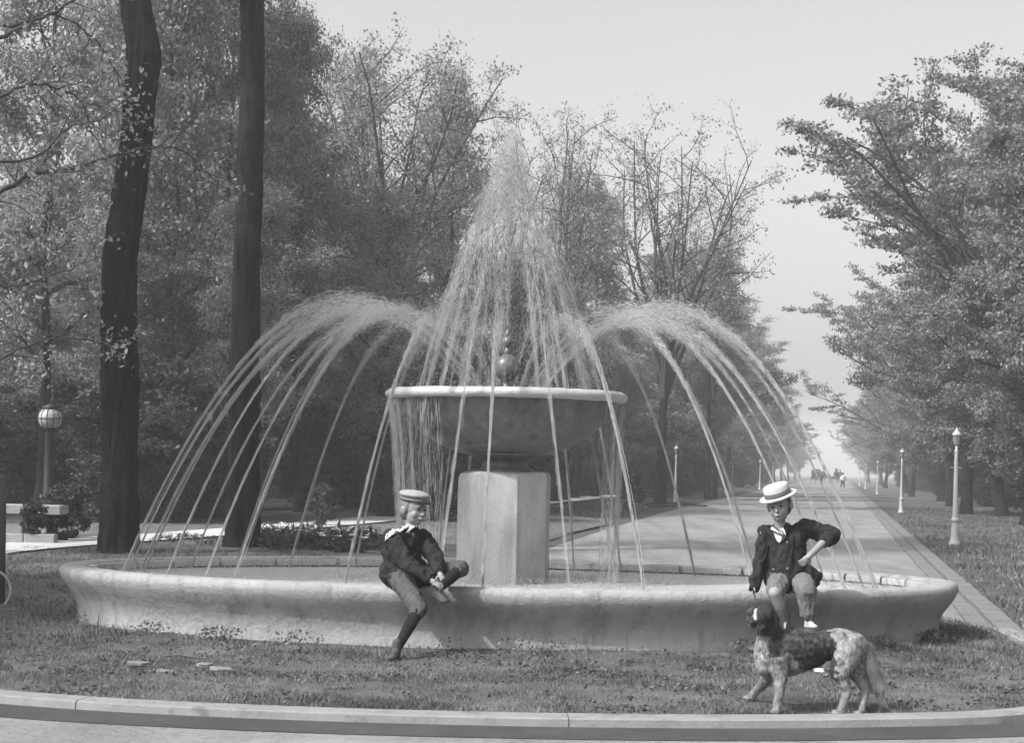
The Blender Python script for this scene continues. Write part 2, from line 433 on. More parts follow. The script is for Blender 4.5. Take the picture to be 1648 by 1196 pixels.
# lining stones along the inside of the wall, with open joints
nL = 34
for i in range(nL):
    a0 = 2 * math.pi * i / nL + .006; a1 = 2 * math.pi * (i + 1) / nL - .006
    rr = random.uniform(-.006, .006)
    pr = [(-.262, .20), (-.262, .520 + rr), (-.268, .526 + rr), (-.335, .524 + rr), (-.345, .510 + rr), (-.35, .20)]
    world_child('lining_stone', ring_sweep(pr, 8, (a0, a1), caps=True, wob=.004), M['coping'], basin)
# dark water line
wl = world_child('waterline_band', ring_sweep([(-.349, .462), (-.356, .462), (-.356, .38)], 120), mat('wet_dark_band', .03, .4), basin)
# water surface
V = [(FC.x + .06, FC.y, .447)]; F = []
for i in range(120):
    a = 2 * math.pi * i / 120; V.append((FC.x + .06 + (FA - .352) * math.cos(a), FC.y + (FB - .352) * math.sin(a), .447))
for i in range(120): F.append((0, 1 + i, 1 + (i + 1) % 120))
me = bpy.data.meshes.new('water'); me.from_pydata(V, [], F); me.update(); tag(link('water', me, M['water']), 'rippled water filling the fountain basin', kind='structure')

# pedestal: eight sided block with a worn top
def pedestal():
    V = []; F = []; n = 8; ap = .425
    ring = []
    w2, ch = .405, .237
    base = [(-w2 + ch, -w2), (w2 - ch, -w2), (w2, -w2 + ch), (w2, w2 - ch), (w2 - ch, w2), (-w2 + ch, w2), (-w2, w2 - ch), (-w2, -w2 + ch)]
    th = R_(-7); pts = []
    for i in range(8):
        a = base[i]; b = base[(i + 1) % 8]
        for k in range(6):
            t = k / 6; pts.append((a[0] + (b[0] - a[0]) * t, a[1] + (b[1] - a[1]) * t))
    pts = [(x * math.cos(th) - y * math.sin(th), x * math.sin(th) + y * math.cos(th)) for x, y in pts]
    zs = [.2, .45, .6, .75, .9, 1.05, 1.2, 1.32, 1.40, 1.435, 1.45]; sc_ = [1.0, 1, 1, 1, 1, 1, 1, 1, .995, .97, .90]
    for z, s in zip(zs, sc_):
        for x, y in pts:
            nn = .008 * mnoise.noise(Vector((x * 3, y * 3, z * 3))) + (.03 * mnoise.noise(Vector((x * 5, y * 5, 3))) if z > 1.3 else 0)
            V.append((x * (s + nn), y * (s + nn), z + (.02 * mnoise.noise(Vector((x * 4, y * 4, 9))) if z > 1.35 else 0)))
    m = len(pts)
    for k in range(len(zs) - 1):
        for i in range(m): F.append((k * m + i, k * m + (i + 1) % m, (k + 1) * m + (i + 1) % m, (k + 1) * m + i))
    F.append(tuple((len(zs) - 1) * m + i for i in range(m)))
    me = bpy.data.meshes.new('pedestal'); me.from_pydata(V, [], F); me.update(); me.polygons.foreach_set('use_smooth', np.ones(len(F), dtype=bool)); me.set_sharp_from_angle(angle=R_(25))
    return me
link('pedestal', pedestal(), M['column'], fountain)
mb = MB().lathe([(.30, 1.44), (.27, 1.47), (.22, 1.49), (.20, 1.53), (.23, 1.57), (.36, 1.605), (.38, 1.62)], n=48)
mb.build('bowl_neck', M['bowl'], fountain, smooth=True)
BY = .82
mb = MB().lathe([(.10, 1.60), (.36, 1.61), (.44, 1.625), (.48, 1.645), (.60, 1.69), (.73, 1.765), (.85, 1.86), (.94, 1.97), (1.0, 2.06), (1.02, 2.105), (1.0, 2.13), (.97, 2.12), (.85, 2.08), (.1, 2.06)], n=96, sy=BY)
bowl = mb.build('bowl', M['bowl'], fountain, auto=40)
# rolled rim with water spilling over it
V = []; F = []; n, m_ = 120, 12
for i in range(n):
    a = 2 * math.pi * i / n
    for j in range(m_):
        b = 2 * math.pi * j / m_
        rr = .052 * (1 + .16 * mnoise.noise(Vector((math.cos(a) * 7, math.sin(a) * 7, j * .3))))
        rad = 1.05 + rr * 1.15 * math.cos(b); V.append((rad * math.cos(a), rad * math.sin(a) * BY, 2.145 + rr * .92 * math.sin(b)))
for i in range(n):
    for j in range(m_): F.append((i * m_ + j, ((i + 1) % n) * m_ + j, ((i + 1) % n) * m_ + (j + 1) % m_, i * m_ + (j + 1) % m_))
me = bpy.data.meshes.new('bowl_rim'); me.from_pydata(V, [], F); me.update(); me.polygons.foreach_set('use_smooth', np.ones(len(F), dtype=bool))
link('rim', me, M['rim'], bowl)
def sph(r, z, sz=1, n=32, k=16): return [(r * math.sin(math.pi * i / k) + 1e-4, z - r * sz * math.cos(math.pi * i / k)) for i in range(k + 1)]
fin = MB().lathe(sph(.118, 2.405, 1.08), n=32).build('sphere', M['sphere'], fountain, smooth=True)
MB().lathe([(.09, 2.06), (.06, 2.14), (.04, 2.2), (.035, 2.3)], n=20).build('stem', M['sphere'], fountain, smooth=True)
MB().lathe([(.02, 2.5), (.028, 2.55), (.02, 2.6)], n=16).build('stem', M['sphere'], fountain, smooth=True)
MB().lathe(sph(.052, 2.645), n=24).build('finial', M['sphere'], fountain, smooth=True)
MB().lathe([(.022, 2.68), (.016, 2.72), (.012, 2.76)], n=12).build('nozzle', M['sphere'], fountain, smooth=True)

# ---- water: every jet is a strand of drops along a ballistic path
rs = np.random.RandomState(11)
def drops(C, D, ln, rad):
    """C centres, D unit directions, lengths and radii -> slim three sided spindles"""
    N = len(C); up = rs.normal(size=(N, 3)); A = np.cross(D, up); A /= np.linalg.norm(A, axis=1)[:, None] + 1e-9; B = np.cross(D, A)
    a = C - D * ln[:, None] / 2; b = C + D * ln[:, None] / 2
    V = np.empty((N, 5, 3)); V[:, 0] = a; V[:, 1] = b
    for k in range(3):
        t = 2 * math.pi * k / 3; V[:, 2 + k] = C + D * ln[:, None] * .15 + rad[:, None] * (math.cos(t) * A + math.sin(t) * B)
    base = (np.arange(N) * 5)[:, None, None]
    f = np.array([[0, 3, 2], [0, 4, 3], [0, 2, 4], [1, 2, 3], [1, 3, 4], [1, 4, 2]])[None]
    return V.reshape(-1, 3), (base + f).reshape(-1, 3)
def arc_pts(p0, pa, pe):
    """launch point, apex height, landing point -> function of u in 0..1 and velocity"""
    g = 9.81; za = pa; t1 = math.sqrt(2 * max(za - p0[2], .001) / g); t2 = math.sqrt(2 * (za - pe[2]) / g); T = t1 + t2
    vx, vy = (pe[0] - p0[0]) / T, (pe[1] - p0[1]) / T; vz = g * t1
    def f(t): return np.stack([p0[0] + vx * t, p0[1] + vy * t, p0[2] + vz * t - .5 * g * t * t], -1), np.stack([vx + 0 * t, vy + 0 * t, vz - g * t], -1)
    return f, T, t1
def fall(R, a, z0, N=1500, r=.0016, name='water_jet'):
    H_ = z0 - WL; s_rim = (z0 - 2.12) / H_; rx = (.03 + (R - .03) * s_rim ** .7)
    smax = s_rim if math.hypot(rx * math.cos(a) / 1.10, .95 * rx * math.sin(a) / (1.10 * BY)) < 1 else 1.0
    s = rs.beta(1.0, 1.15, N) * smax; k = s ** .70
    rad = .03 + (R - .03) * k; x = FC.x + rad * math.cos(a); y = FC.y + .95 * rad * math.sin(a); z = z0 - H_ * s
    sg = np.interp(s, [0, .12, .3, .55, 1], [.06, .055, .024, .010, .005])
    p = np.stack([x, y, z], -1) + rs.normal(size=(N, 3)) * sg[:, None]
    dk = .7 * (s + .02) ** -.3; D = np.stack([(R - .03) * dk * math.cos(a), .95 * (R - .03) * dk * math.sin(a), -H_ + 0 * s], -1); D /= np.linalg.norm(D, axis=1)[:, None]
    V, F = drops(p, D, .06 + .18 * s + .05 * rs.rand(N), r * (.5 + .8 * rs.rand(N)))
    us = np.linspace(.08, smax, 40); q = np.stack([FC.x + (.03 + (R - .03) * us ** .7) * math.cos(a), FC.y + .95 * (.03 + (R - .03) * us ** .7) * math.sin(a), z0 - H_ * us], -1) + np.cumsum(rs.normal(size=(40, 3)) * .0015, axis=0)
    tv, tf = tube_np(q, .0024 * np.clip((us - .1) / .3, .12, 1) * (.7 + .6 * rs.rand(40)), 3); tf = np.concatenate([tf[:, [0, 1, 2]], tf[:, [0, 2, 3]]]) + len(V)
    o = world_child(name, mesh_np(name, np.concatenate([V, tv]), np.concatenate([F, tf])), M['spray'], fountain); o['kind'] = 'stuff'
    return o
WL = .447
def jet(p0, za, pe, N=1500, core=.0035, spread=.035, r=.0026, u0=0, u1=1, name='water_jet', strand=True, wide_at=.5):
    f, T, t1 = arc_pts(p0, za, pe); ta = t1 / T
    u = u0 + (u1 - u0) * rs.rand(N)
    thin = (u < ta * .8) & (rs.rand(N) < .62); u = np.where(thin, ta * .8 + (1 - ta * .8) * rs.rand(N), u)
    # loose, wide spray near the top of the arc drawing together into a thin thread as it falls
    p, v = f(u * T)
    bell = np.exp(-((u - ta - .05) / .17) ** 2)
    s = core + spread * (bell * 1.0 + .10)
    tail = np.clip((u - ta - .15) / .3, 0, 1)
    s = s * (1 - tail) + core * 1.3 * tail
    p = p + rs.normal(size=(N, 3)) * s[:, None] * np.array([1, 1, .8])
    sp = np.linalg.norm(v, axis=1); D = v / sp[:, None]
    ln = .03 + .022 * sp * rs.rand(N) + .05 * tail; rad = r * (.5 + .8 * rs.rand(N))
    V, F = drops(p, D, ln, rad)
    if strand:
        for k in range(2):
            us = np.linspace(max(u0, ta + .12), u1, 26); q, _ = f(us * T); off = np.cumsum(rs.normal(size=(26, 3)) * .0022, axis=0); q = q + off + rs.normal(size=3) * .004
            rr = .0020 * np.clip((us - ta - .1) / .25, .15, 1) * (.8 + .4 * rs.rand(26))
            tv, tf = tube_np(q, rr, 3)
            tf = np.concatenate([tf[:, [0, 1, 2]], tf[:, [0, 2, 3]]]) + len(V); V = np.concatenate([V, tv]); F = np.concatenate([F, tf])
    me = mesh_np(name, V, F)
    o = world_child(name, me, M['spray'], fountain); o['kind'] = 'stuff'
    return o
# outer crown: arching jets that fall round the edge of the basin
nj = 30
for i in range(nj):
    a = 2 * math.pi * (i + .5) / nj + rs.uniform(-.07, .07)
    k = rs.uniform(.93, 1.0); ex, ey = 3.58 * k * math.cos(a), 1.74 * k * math.sin(a)
    r0 = .28 + .10 * rs.rand()
    p0 = (FC.x + r0 * math.cos(a), FC.y + r0 * math.sin(a) * BY, 2.2)
    za = 2.80 + .14 * abs(math.cos(a)) + rs.uniform(-.06, .06)
    if abs(math.cos(a)) < .35:                       # the jets thrown towards and away from the camera are few and thin
        if i % 2: continue
    jet(p0, za, (FC.x + ex, FC.y + ey, WL), N=3700, spread=.05, r=.00095)
# tall central cone: from the finial nozzle up to a ragged head, then falling
for i in range(15):
    a = 2 * math.pi * (i + .3) / 15 + rs.uniform(-.1, .1)
    if abs(math.cos(a)) < .2: a += .30
    fall(rs.uniform(1.12, 1.36) if i % 2 or abs(math.sin(a)) < .45 else rs.uniform(1.62, 1.75), a, 4.22 + rs.uniform(-.1, .1), N=750, r=.0008)
V_, F_ = [], []
# the rising centre column with its mist head
N = 2400; z = 2.74 + (4.38 - 2.74) * rs.beta(1.7, 1.1, N); wdt = .014 + .06 * np.clip((z - 3.4) / 1.1, 0, 1) ** 1.6
p = np.stack([FC.x + rs.normal(size=N) * wdt, FC.y + rs.normal(size=N) * wdt, z], -1); D = np.tile([0, 0, 1.0], (N, 1)) + rs.normal(size=(N, 3)) * .12; D /= np.linalg.norm(D, axis=1)[:, None]
V, F = drops(p, D, .02 + .05 * rs.rand(N), .001 + .0012 * rs.rand(N)); o = world_child('rising_jet', mesh_np('rising_jet', V, F), M['spray'], fountain); o['kind'] = 'stuff'
# mist head drifting out at the top of the cone
N = 8000; z = 4.64 - 1.8 * rs.beta(1.6, 2.0, N); wdt = .03 + .27 * np.clip(4.62 - z, 0, 2) ** .85; an = rs.rand(N) * 6.283; q = wdt * np.sqrt(rs.rand(N)) * 1.25
p = np.stack([FC.x + q * np.cos(an), FC.y + q * np.sin(an), z], -1); D = rs.normal(size=(N, 3)) + np.array([0, 0, -2.0]); D /= np.linalg.norm(D, axis=1)[:, None]
V, F = drops(p, D, (.03 + .05 * rs.rand(N)), .0007 + .0005 * rs.rand(N)); o = world_child('spray', mesh_np('spray', V, F), M['spray'], fountain); o['kind'] = 'stuff'
# inner small arching jets round the sphere
for i in range(9):
    a = 2 * math.pi * i / 9 + .3; rr = rs.uniform(.45, .8)
    jet((FC.x + .16 * math.cos(a), FC.y + .14 * math.sin(a), 2.2), rs.uniform(2.75, 3.2), (FC.x + rr * math.cos(a), FC.y + rr * .8 * math.sin(a), 2.12), N=320, spread=.025, r=.0010, strand=False)
# fine spray hanging between the bowl and the arches
N = 3500; an = rs.rand(N) * 6.283; q = 1.0 * np.sqrt(rs.rand(N)); z = 2.18 + .85 * rs.rand(N) ** 1.4
p = np.stack([FC.x + q * np.cos(an), FC.y + .8 * q * np.sin(an), z], -1); D = rs.normal(size=(N, 3)) + np.array([0, 0, -1.5]); D /= np.linalg.norm(D, axis=1)[:, None]
V, F = drops(p, D, .02 + .03 * rs.rand(N), .0007 + .0006 * rs.rand(N)); o = world_child('spray', mesh_np('spray', V, F), M['spray'], fountain); o['kind'] = 'stuff'
# water spilling off the two ends of the bowl in thin veils
def veil(a0, a1, N, rin, r=.0016, name='water_veil'):
    a = a0 + (a1 - a0) * rs.rand(N); a = a0 + (a1 - a0) * (np.round((a - a0) / (a1 - a0) * 46) / 46) + rs.normal(size=N) * .007
    z = WL + (2.08 - WL) * rs.rand(N); dr = rin * ((2.08 - z) / 1.63) ** .6 + .02 * np.sin(a * 31)
    rad = 1.075 - dr
    p = np.stack([FC.x + rad * np.cos(a), FC.y + BY * rad * np.sin(a), z], -1) + rs.normal(size=(N, 3)) * .006
    D = np.tile([0, 0, -1.0], (N, 1)) + rs.normal(size=(N, 3)) * .03; D /= np.linalg.norm(D, axis=1)[:, None]
    V, F = drops(p, D, .06 + .16 * rs.rand(N), r * (.6 + .8 * rs.rand(N)))
    o = world_child(name, mesh_np(name, V, F), M['spray'], fountain); o['kind'] = 'stuff'
    return o
veil(R_(148), R_(236), 5400, .14, .0010)
veil(R_(-32), R_(28), 2600, .04, .0009)
# splashes where the jets strike the pool
N = 16000; a = rs.rand(N) * 6.283; k = np.where(rs.rand(N) < .6, rs.normal(1, .05, N), rs.normal(.4, .05, N))
p = np.stack([FC.x + 3.45 * k * np.cos(a), FC.y + 1.66 * k * np.sin(a), WL + .08 * rs.rand(N) ** 2], -1); D = rs.normal(size=(N, 3)); D[:, 2] += 1.5; D /= np.linalg.norm(D, axis=1)[:, None]
V, F = drops(p, D, .01 + .02 * rs.rand(N), .0015 + .001 * rs.rand(N)); o = world_child('splash', mesh_np('splash', V, F), M['spray'], fountain); o['kind'] = 'stuff'

# ------------------------------------------------------------------ trees
def make_tree(seed, H, R, cb=.28, style='forest', limbs=16, subs=7, twigs=6, leaves=70, leaf=.085, r0=.16, sig=.24, flat=.8, lean=(0, 0), trunk_pts=None, trunk_rad=None, leafmat='leaf_a', limb_pitch=(15, 50)):
    rn = np.random.RandomState(seed)
    TV, TF, BV, BF = [], [], [], []; nb = [0]
    def addb(pts, rad, n):
        V, F = tube_np(pts, rad, n); BV.append(V); BF.append(F + nb[0]); nb[0] += len(V)
    # trunk
    if trunk_pts is not None: tp = np.array([tuple(p) for p in trunk_pts], float); tr = np.array(trunk_rad, float)
    else:
        top = H * (.93 if style == 'forest' else .36)
        m = 14; zz = np.linspace(-.15, top, m); wob = np.cumsum(rn.normal(size=(m, 2)) * (.07 if style == 'forest' else .04), axis=0)
        tp = np.stack([wob[:, 0] + lean[0] * zz, wob[:, 1] + lean[1] * zz, zz], -1)
        if style == 'forest': tr = r0 * (1 - .93 * (zz.clip(0) / top)) + .01
        else: tr = r0 * (1 - .35 * (zz.clip(0) / top))
        tr = tr * (1 + .6 * np.exp(-zz.clip(0) / .35))
    V, F = tube_np(tp, tr, 12 if trunk_pts is None else 56); TV.append(V); TF.append(F)
    ends = []
    def walk(p, d, L, nseg, up, jit):
        pts = [p]; d = d / np.linalg.norm(d)
        for _ in range(nseg):
            d = d + rn.normal(size=3) * jit + np.array([0, 0, up]); d /= np.linalg.norm(d); pts.append(pts[-1] + d * L / nseg)
        return np.array(pts), d
    L1 = []
    if style in ('forest',):
        for i in range(limbs):
            u = (i + rn.rand() * .8) / limbs; z = H * (cb + (.93 - cb) * u)
            q = np.interp(z, tp[:, 2], tp[:, 0]), np.interp(z, tp[:, 2], tp[:, 1])
            rad = np.interp(z, tp[:, 2], tr); az = i * 2.4 + rn.normal() * .4
            L = R * (math.sin(math.pi * (.12 + .80 * u)) ** .7) * rn.uniform(.75, 1.15); pit = R_(rn.uniform(*limb_pitch) + 25 * u)
            d = np.array([math.cos(az) * math.cos(pit), math.sin(az) * math.cos(pit), math.sin(pit)])
            pts, _ = walk(np.array([q[0], q[1], z]), d, max(L, .5), 7, .05, .13); L1.append((pts, min(rad * .6, .03 + L * .016), max(L, .5)))
    else:
        topz = tp[-1, 2]
        for i in range(limbs):
            z = topz * rn.uniform(.72, 1.0); az = i * 2 * math.pi / limbs * 1.0 + rn.normal() * .35
            q = np.array([np.interp(z, tp[:, 2], tp[:, 0]), np.interp(z, tp[:, 2], tp[:, 1]), z])
            spread = rn.uniform(.25, 1.0) if i > 2 else rn.uniform(0, .3)
            L = math.hypot(R * spread, (H - z)) * rn.uniform(.82, 1.0)
            pit = math.atan2((H - z) * (.95 if style == 'vase' else .62), R * spread * (1.0 if style == 'vase' else 1.3))
            d = np.array([math.cos(az) * math.cos(pit), math.sin(az) * math.cos(pit), math.sin(pit)])
            pts, _ = walk(q, d, L, 9, -.02 if style == 'elm' else .01, .08); L1.append((pts, r0 * rn.uniform(.35, .5), L))
    for pts, rad, L in L1:
        m = len(pts); addb(pts, rad * (1 - .85 * np.linspace(0, 1, m)) + .008, 6)
        for j in range(subs):
            t = .22 + .78 * (j + rn.rand() * .7) / subs; x = min(t, .999) * (m - 1); i0 = int(x); p = pts[i0] + (pts[min(i0 + 1, m - 1)] - pts[i0]) * (x - i0)
            dd = pts[min(i0 + 1, m - 1)] - pts[max(i0 - 1, 0)]; dd /= np.linalg.norm(dd)
            side = np.cross(dd, rn.normal(size=3)); side /= np.linalg.norm(side); side[2] = side[2] * flat + .12
            d2 = dd * .55 + side * .8; L2 = max(.7, L * .42 * (1.15 - .6 * t)) * rn.uniform(.7, 1.2)
            pp, _ = walk(p, d2, L2, 5, .02, .16); addb(pp, max(rad * .4 * (1 - .5 * t), .012) * (1 - .8 * np.linspace(0, 1, len(pp))) + .004, 4)
            for k in range(twigs):
                t2 = .2 + .8 * (k + rn.rand()) / twigs; x2 = min(t2, .999) * (len(pp) - 1); i2 = int(x2); p2 = pp[i2] + (pp[i2 + 1] - pp[i2]) * (x2 - i2)
                sd = rn.normal(size=3); sd[2] = sd[2] * flat * .7 + .1; d3 = (pp[i2 + 1] - pp[i2]); d3 = d3 / np.linalg.norm(d3) * .5 + sd / np.linalg.norm(sd) * .8
                L3 = rn.uniform(.35, .85); p3, _ = walk(p2, d3, L3, 3, -.01, .15); addb(p3, [.009, .007, .005, .003], 3); ends.append(p3)
    # leaves on the twigs
    E = np.array(ends); nE = len(E); tot = nE * leaves
    idx = rn.randint(0, nE, tot); wt = np.repeat(.35 + .9 * rn.rand(nE), 1)
    keep = rn.rand(tot) < wt[idx]; idx = idx[keep]; n = len(idx)
    t = rn.rand(n) * 2.999; i0 = t.astype(int); fr = (t - i0)[:, None]
    C = E[idx, i0] * (1 - fr) + E[idx, i0 + 1] * fr + rn.normal(size=(n, 3)) * sig * np.array([1, 1, flat * .75])
    N1 = rn.normal(size=(n, 3)); N1 /= np.linalg.norm(N1, axis=1)[:, None]; N2 = np.cross(N1, rn.normal(size=(n, 3))); N2 /= np.linalg.norm(N2, axis=1)[:, None]
    s = leaf * rn.uniform(.55, 1.35, n)[:, None]
    LV = np.empty((n, 4, 3)); LV[:, 0] = C - N1 * s * .62; LV[:, 1] = C + N2 * s * .34 + N1 * s * .05; LV[:, 2] = C + N1 * s * .62; LV[:, 3] = C - N2 * s * .34 + N1 * s * .05
    LF = np.arange(n * 4).reshape(n, 4)
    return (mesh_np('trunk', np.concatenate(TV), np.concatenate(TF), True), mesh_np('branches', np.concatenate(BV), np.concatenate(BF), True), mesh_np('crown', LV.reshape(-1, 3), LF), leafmat)

def plant(name, proto, loc, label, group=None, rz=0, s=(1, 1, 1), cat='tree'):
    t = empty(name, loc, label, cat, group, rz); t.scale = s
    link('trunk', proto[0], M['bark'], t); link('branches', proto[1], M['twig'], t); link('crown', proto[2], M[proto[3]], t)
    return t

protoH = 15.0
PR = {
 'a1': make_tree(1, 15, 3.9, .22, 'forest', 24, 8, 5, 70, .11, .20, .22, leafmat='leaf_a'),
 'a2': make_tree(2, 15, 3.6, .26, 'forest', 22, 8, 5, 64, .105, .18, .22, leafmat='leaf_a'),
 'a3': make_tree(3, 15, 3.4, .20, 'forest', 22, 8, 5, 56, .10, .17, .2, leafmat='leaf_b'),
 'b1': make_tree(4, 15, 4.3, .3, 'vase', 12, 8, 5, 26, .10, .22, .20, leafmat='leaf_b'),
 'b2': make_tree(5, 15, 4.0, .3, 'vase', 12, 8, 5, 50, .10, .20, .22, leafmat='leaf_b'),
 'c1': make_tree(6, 15, 6.6, .3, 'elm', 20, 10, 6, 85, .125, .26, .19, flat=.4, leafmat='leaf_c'),
 'c2': make_tree(8, 15, 6.0, .3, 'elm', 18, 10, 6, 80, .125, .24, .2, flat=.45, leafmat='leaf_c'),
 'c3': make_tree(12, 15, 5.6, .09, 'forest', 28, 9, 6, 78, .125, .24, .22, flat=.45, leafmat='leaf_c', limb_pitch=(5, 35)),
 'e1': make_tree(14, 15, 6.5, .04, 'forest', 16, 6, 4, 9, 1.1, .2, .6, leafmat='leaf_shade', limb_pitch=(5, 60)),
 'd1': make_tree(9, 15, 6.2, .06, 'forest', 22, 7, 5, 36, .36, .17, .5, leafmat='leaf_shade', limb_pitch=(5, 40)),
 'd2': make_tree(10, 15, 5.4, .05, 'forest', 22, 7, 5, 36, .34, .15, .5, leafmat='leaf_shade', limb_pitch=(5, 40)),
}
def at_px(px, Y): 
    q = P(px, 760, Y); return (q.x, Y)
def top_to_h(px, py, Y): return P(px, py, Y).z
def put(px, Y, top, kind, label, group=None, name='tree', wscale=1.0):
    x, y = at_px(px, Y); h = top_to_h(px, top, Y) / 15.0
    return plant(name, PR[kind], (x, y, 0), label, group, random.uniform(0, 6.28), (h * wscale, h * wscale, h))

GW = 'trees of the wood left of the avenue'
# named individuals on the skyline, from left to right
put(60, 37, -150, 'a3', 'tall light-leaved tree behind the globe lamp, leftmost on the skyline', GW, 'woodland_tree', .8)
put(290, 42, -120, 'a1', 'tall leafy tree standing between and behind the two big dark trunks', GW, 'woodland_tree', .8)
put(345, 45, -60, 'a2', 'leafy tree filling the gap between the two big dark trunks', GW, 'woodland_tree', .75)
put(265, 50, -20, 'a1', 'leafy tree behind the crooked trunk, set well back', GW, 'woodland_tree', .7)
put(485, 47, 34, 'a1', 'dense dark-crowned tree just right of the second big trunk', GW, 'woodland_tree', .62)
put(612, 52, 62, 'b2', 'tall thin-leaved tree left of the central jet, sky showing through its top', GW, 'woodland_tree', .95)
put(560, 58, 100, 'a3', 'loose pale tree between the dark-crowned tree and the tall thin-leaved one', GW, 'woodland_tree', .7)
put(712, 55, 130, 'a3', 'slim tree with two dark stems just left of the central jet', GW, 'woodland_tree', .72)
put(775, 66, 205, 'b1', 'sparse twiggy tree seen just left of the top of the central jet', GW, 'woodland_tree', .7)
put(885, 70, 192, 'b1', 'almost bare tree with upright forks just right of the central jet', GW, 'woodland_tree', .8)
put(960, 82, 335, 'a2', 'leafy tree between the two bare vase-shaped trees', GW, 'woodland_tree', .8)
put(1062, 64, 205, 'b1', 'sparse vase-shaped tree standing against the sky right of the bowl', GW, 'woodland_tree', .95)
put(1140, 84, 330, 'b1', 'thin twiggy tree right of the sparse vase-shaped tree, lower against the sky', GW, 'woodland_tree', .55)
put(925, 78, 300, 'a2', 'rounded leafy tree low behind the bare forked tree', GW, 'woodland_tree', .8)
put(1150, 86, 415, 'a2', 'leafy tree right behind the sparse vase-shaped tree', GW, 'woodland_tree', .8)
ORDL = ['nearest', 'second', 'third', 'fourth', 'fifth', 'sixth', 'seventh', 'eighth', 'ninth', 'tenth', 'eleventh']
GL = 'trees lining the left side of the avenue'
for i, (Y, top) in enumerate([(96, 425), (112, 470), (130, 500), (150, 550), (172, 580), (196, 605), (224, 628), (256, 650), (292, 668), (332, 685), (380, 700)]):
    x = -9.6 + AV * Y; h = top_to_h(1200, top, Y) / 15
    plant('avenue_tree', PR[['c3', 'a1', 'a2'][i % 3]], (x + .5, Y, 0), ORDL[i] + ' tree of the front row along the left side of the avenue', GL, random.uniform(0, 6), (h * 1.1, h * 1.1, h))
for i, Y in enumerate([103, 121, 140, 161, 184, 210, 240, 275]):
    plant('avenue_tree', PR[['c3', 'a1', 'a2'][i % 3]], (-11.5 + AV * Y, Y, 0), 'leafy tree in the row along the left side of the avenue', GL, random.uniform(0, 6), (.75, .75, .7))
ORD = ['nearest', 'second', 'third', 'fourth', 'fifth', 'sixth', 'seventh', 'eighth', 'ninth', 'tenth', 'eleventh', 'twelfth', 'thirteenth', 'fourteenth']
GR = 'trees lining the right side of the avenue'
plant('avenue_elm', PR['c1'], (16.1, 50, 0), 'spreading elm whose crown leans out over the avenue, nearest on the right', GR, 2.2, (1.0, 1.0, .98))
plant('avenue_elm', PR['c3'], (18.2, 54, 0), 'full elm just right of the nearest one, its top rising above it', GR, 2.9, (.8, .8, .97))
plant('avenue_elm', PR['c3'], (18.6, 61, 0), 'low-limbed elm behind the second white lamp post', GR, 4.1, (.8, .8, .76))
plant('avenue_elm', PR['c3'], (20.5, 56, 0), 'dense elm behind the nearest one, filling the right edge', GR, 1.6, (.9, .9, .92))
plant('avenue_elm', PR['c3'], (12.9, 38, 0), 'elm at the right edge behind the nearest white lamp post', GR, .6, (.62, .62, .66))
for i, Y in enumerate([64, 79, 95, 112, 131, 152, 176, 204, 236, 274, 320, 372]):
    h = [.86, .84, .8, .78, .8, .76, .78, .75, .75, .74, .74, .72][i]
    plant('avenue_elm', PR[('c3', 'c1', 'c3', 'c2')[i % 4]], (5.0 + (i % 3) * .5 + AV * Y, Y, 0), 'elm number %d in the row along the right side of the avenue, counting away from the fountain' % (i + 2) if False else ORD[i + 1] + ' elm in the row along the right side of the avenue', GR, 1.1 * i, (h * .95, h * .95, h))
GU = 'trees in the wood right of the avenue'
for i in range(44):
    Y = 38 + i * 3.9; x = AV * Y + 9.5 + (i % 3) * 4.2 + random.uniform(-1, 1)
    s = random.uniform(.5, .85) * (1 if i % 2 else .7)
    plant('woodland_tree', PR[['a1', 'c3', 'a2', 'a1'][i % 4]], (x, Y, 0), 'leafy tree in the shady wood right of the avenue', GU, random.uniform(0, 6), (s, s, s))
# depth of the left wood
GB = 'trees filling the wood left of the avenue'
k = 0
for row, (Y0, hgt) in enumerate([(39, .62), (46, .66), (54, .72), (63, .74), (74, .78), (88, .86), (104, .9)]):
    xr = AV * Y0 - 11.0; x = -.34 * Y0 - 4
    while x < xr:
        k += 1
        px = CX + x / Y0 * FPX
        # keep the skyline of the photograph: lower towards the right
        lim = np.interp(px, [-200, 300, 430, 560, 700, 800, 900, 1000, 1150, 1250], [330, 230, 200, 260, 340, 400, 420, 440, 480, 530]) + random.uniform(0, 90)
        h = max(top_to_h(px, lim, Y0), 2.5) / 15
        typ = ['a1', 'c3', 'a2', 'a1', 'a3'][k % 5]
        plant('woodland_tree', PR[typ], (x, Y0 + random.uniform(-2.5, 2.5), 0), 'leafy tree among many in the dense wood behind the fountain', GB, random.uniform(0, 6), (min(h * 1.1, .95), min(h * 1.1, .95), h))
        x += random.uniform(2.6, 4.2) * (1 + row * .12)
for i, (px, Y, h) in enumerate([(925, 92, .55), (965, 98, .55), (1005, 90, .5), (950, 118, .6), (990, 124, .6), (1035, 112, .55), (700, 96, .6), (620, 92, .6), (760, 104, .6), (840, 96, .6), (520, 84, .6), (430, 80, .65)]):
    x, y = at_px(px, Y); plant('woodland_tree', PR['c3' if i % 2 else 'a1'], (x, y, 0), 'leafy tree among many in the dense wood behind the fountain', GB, i * 1.3, (h * 1.2, h * 1.2, h))
for i in range(7):
    x, y = at_px(395 + i * 22, 62 + (i * 5) % 12); plant('bush', PR['d1' if i % 2 else 'd2'], (x, y, -.2), 'dark bush among the undergrowth at the foot of the wood', 'bushes at the foot of the wood', i, (.26, .26, .26), cat='bush')
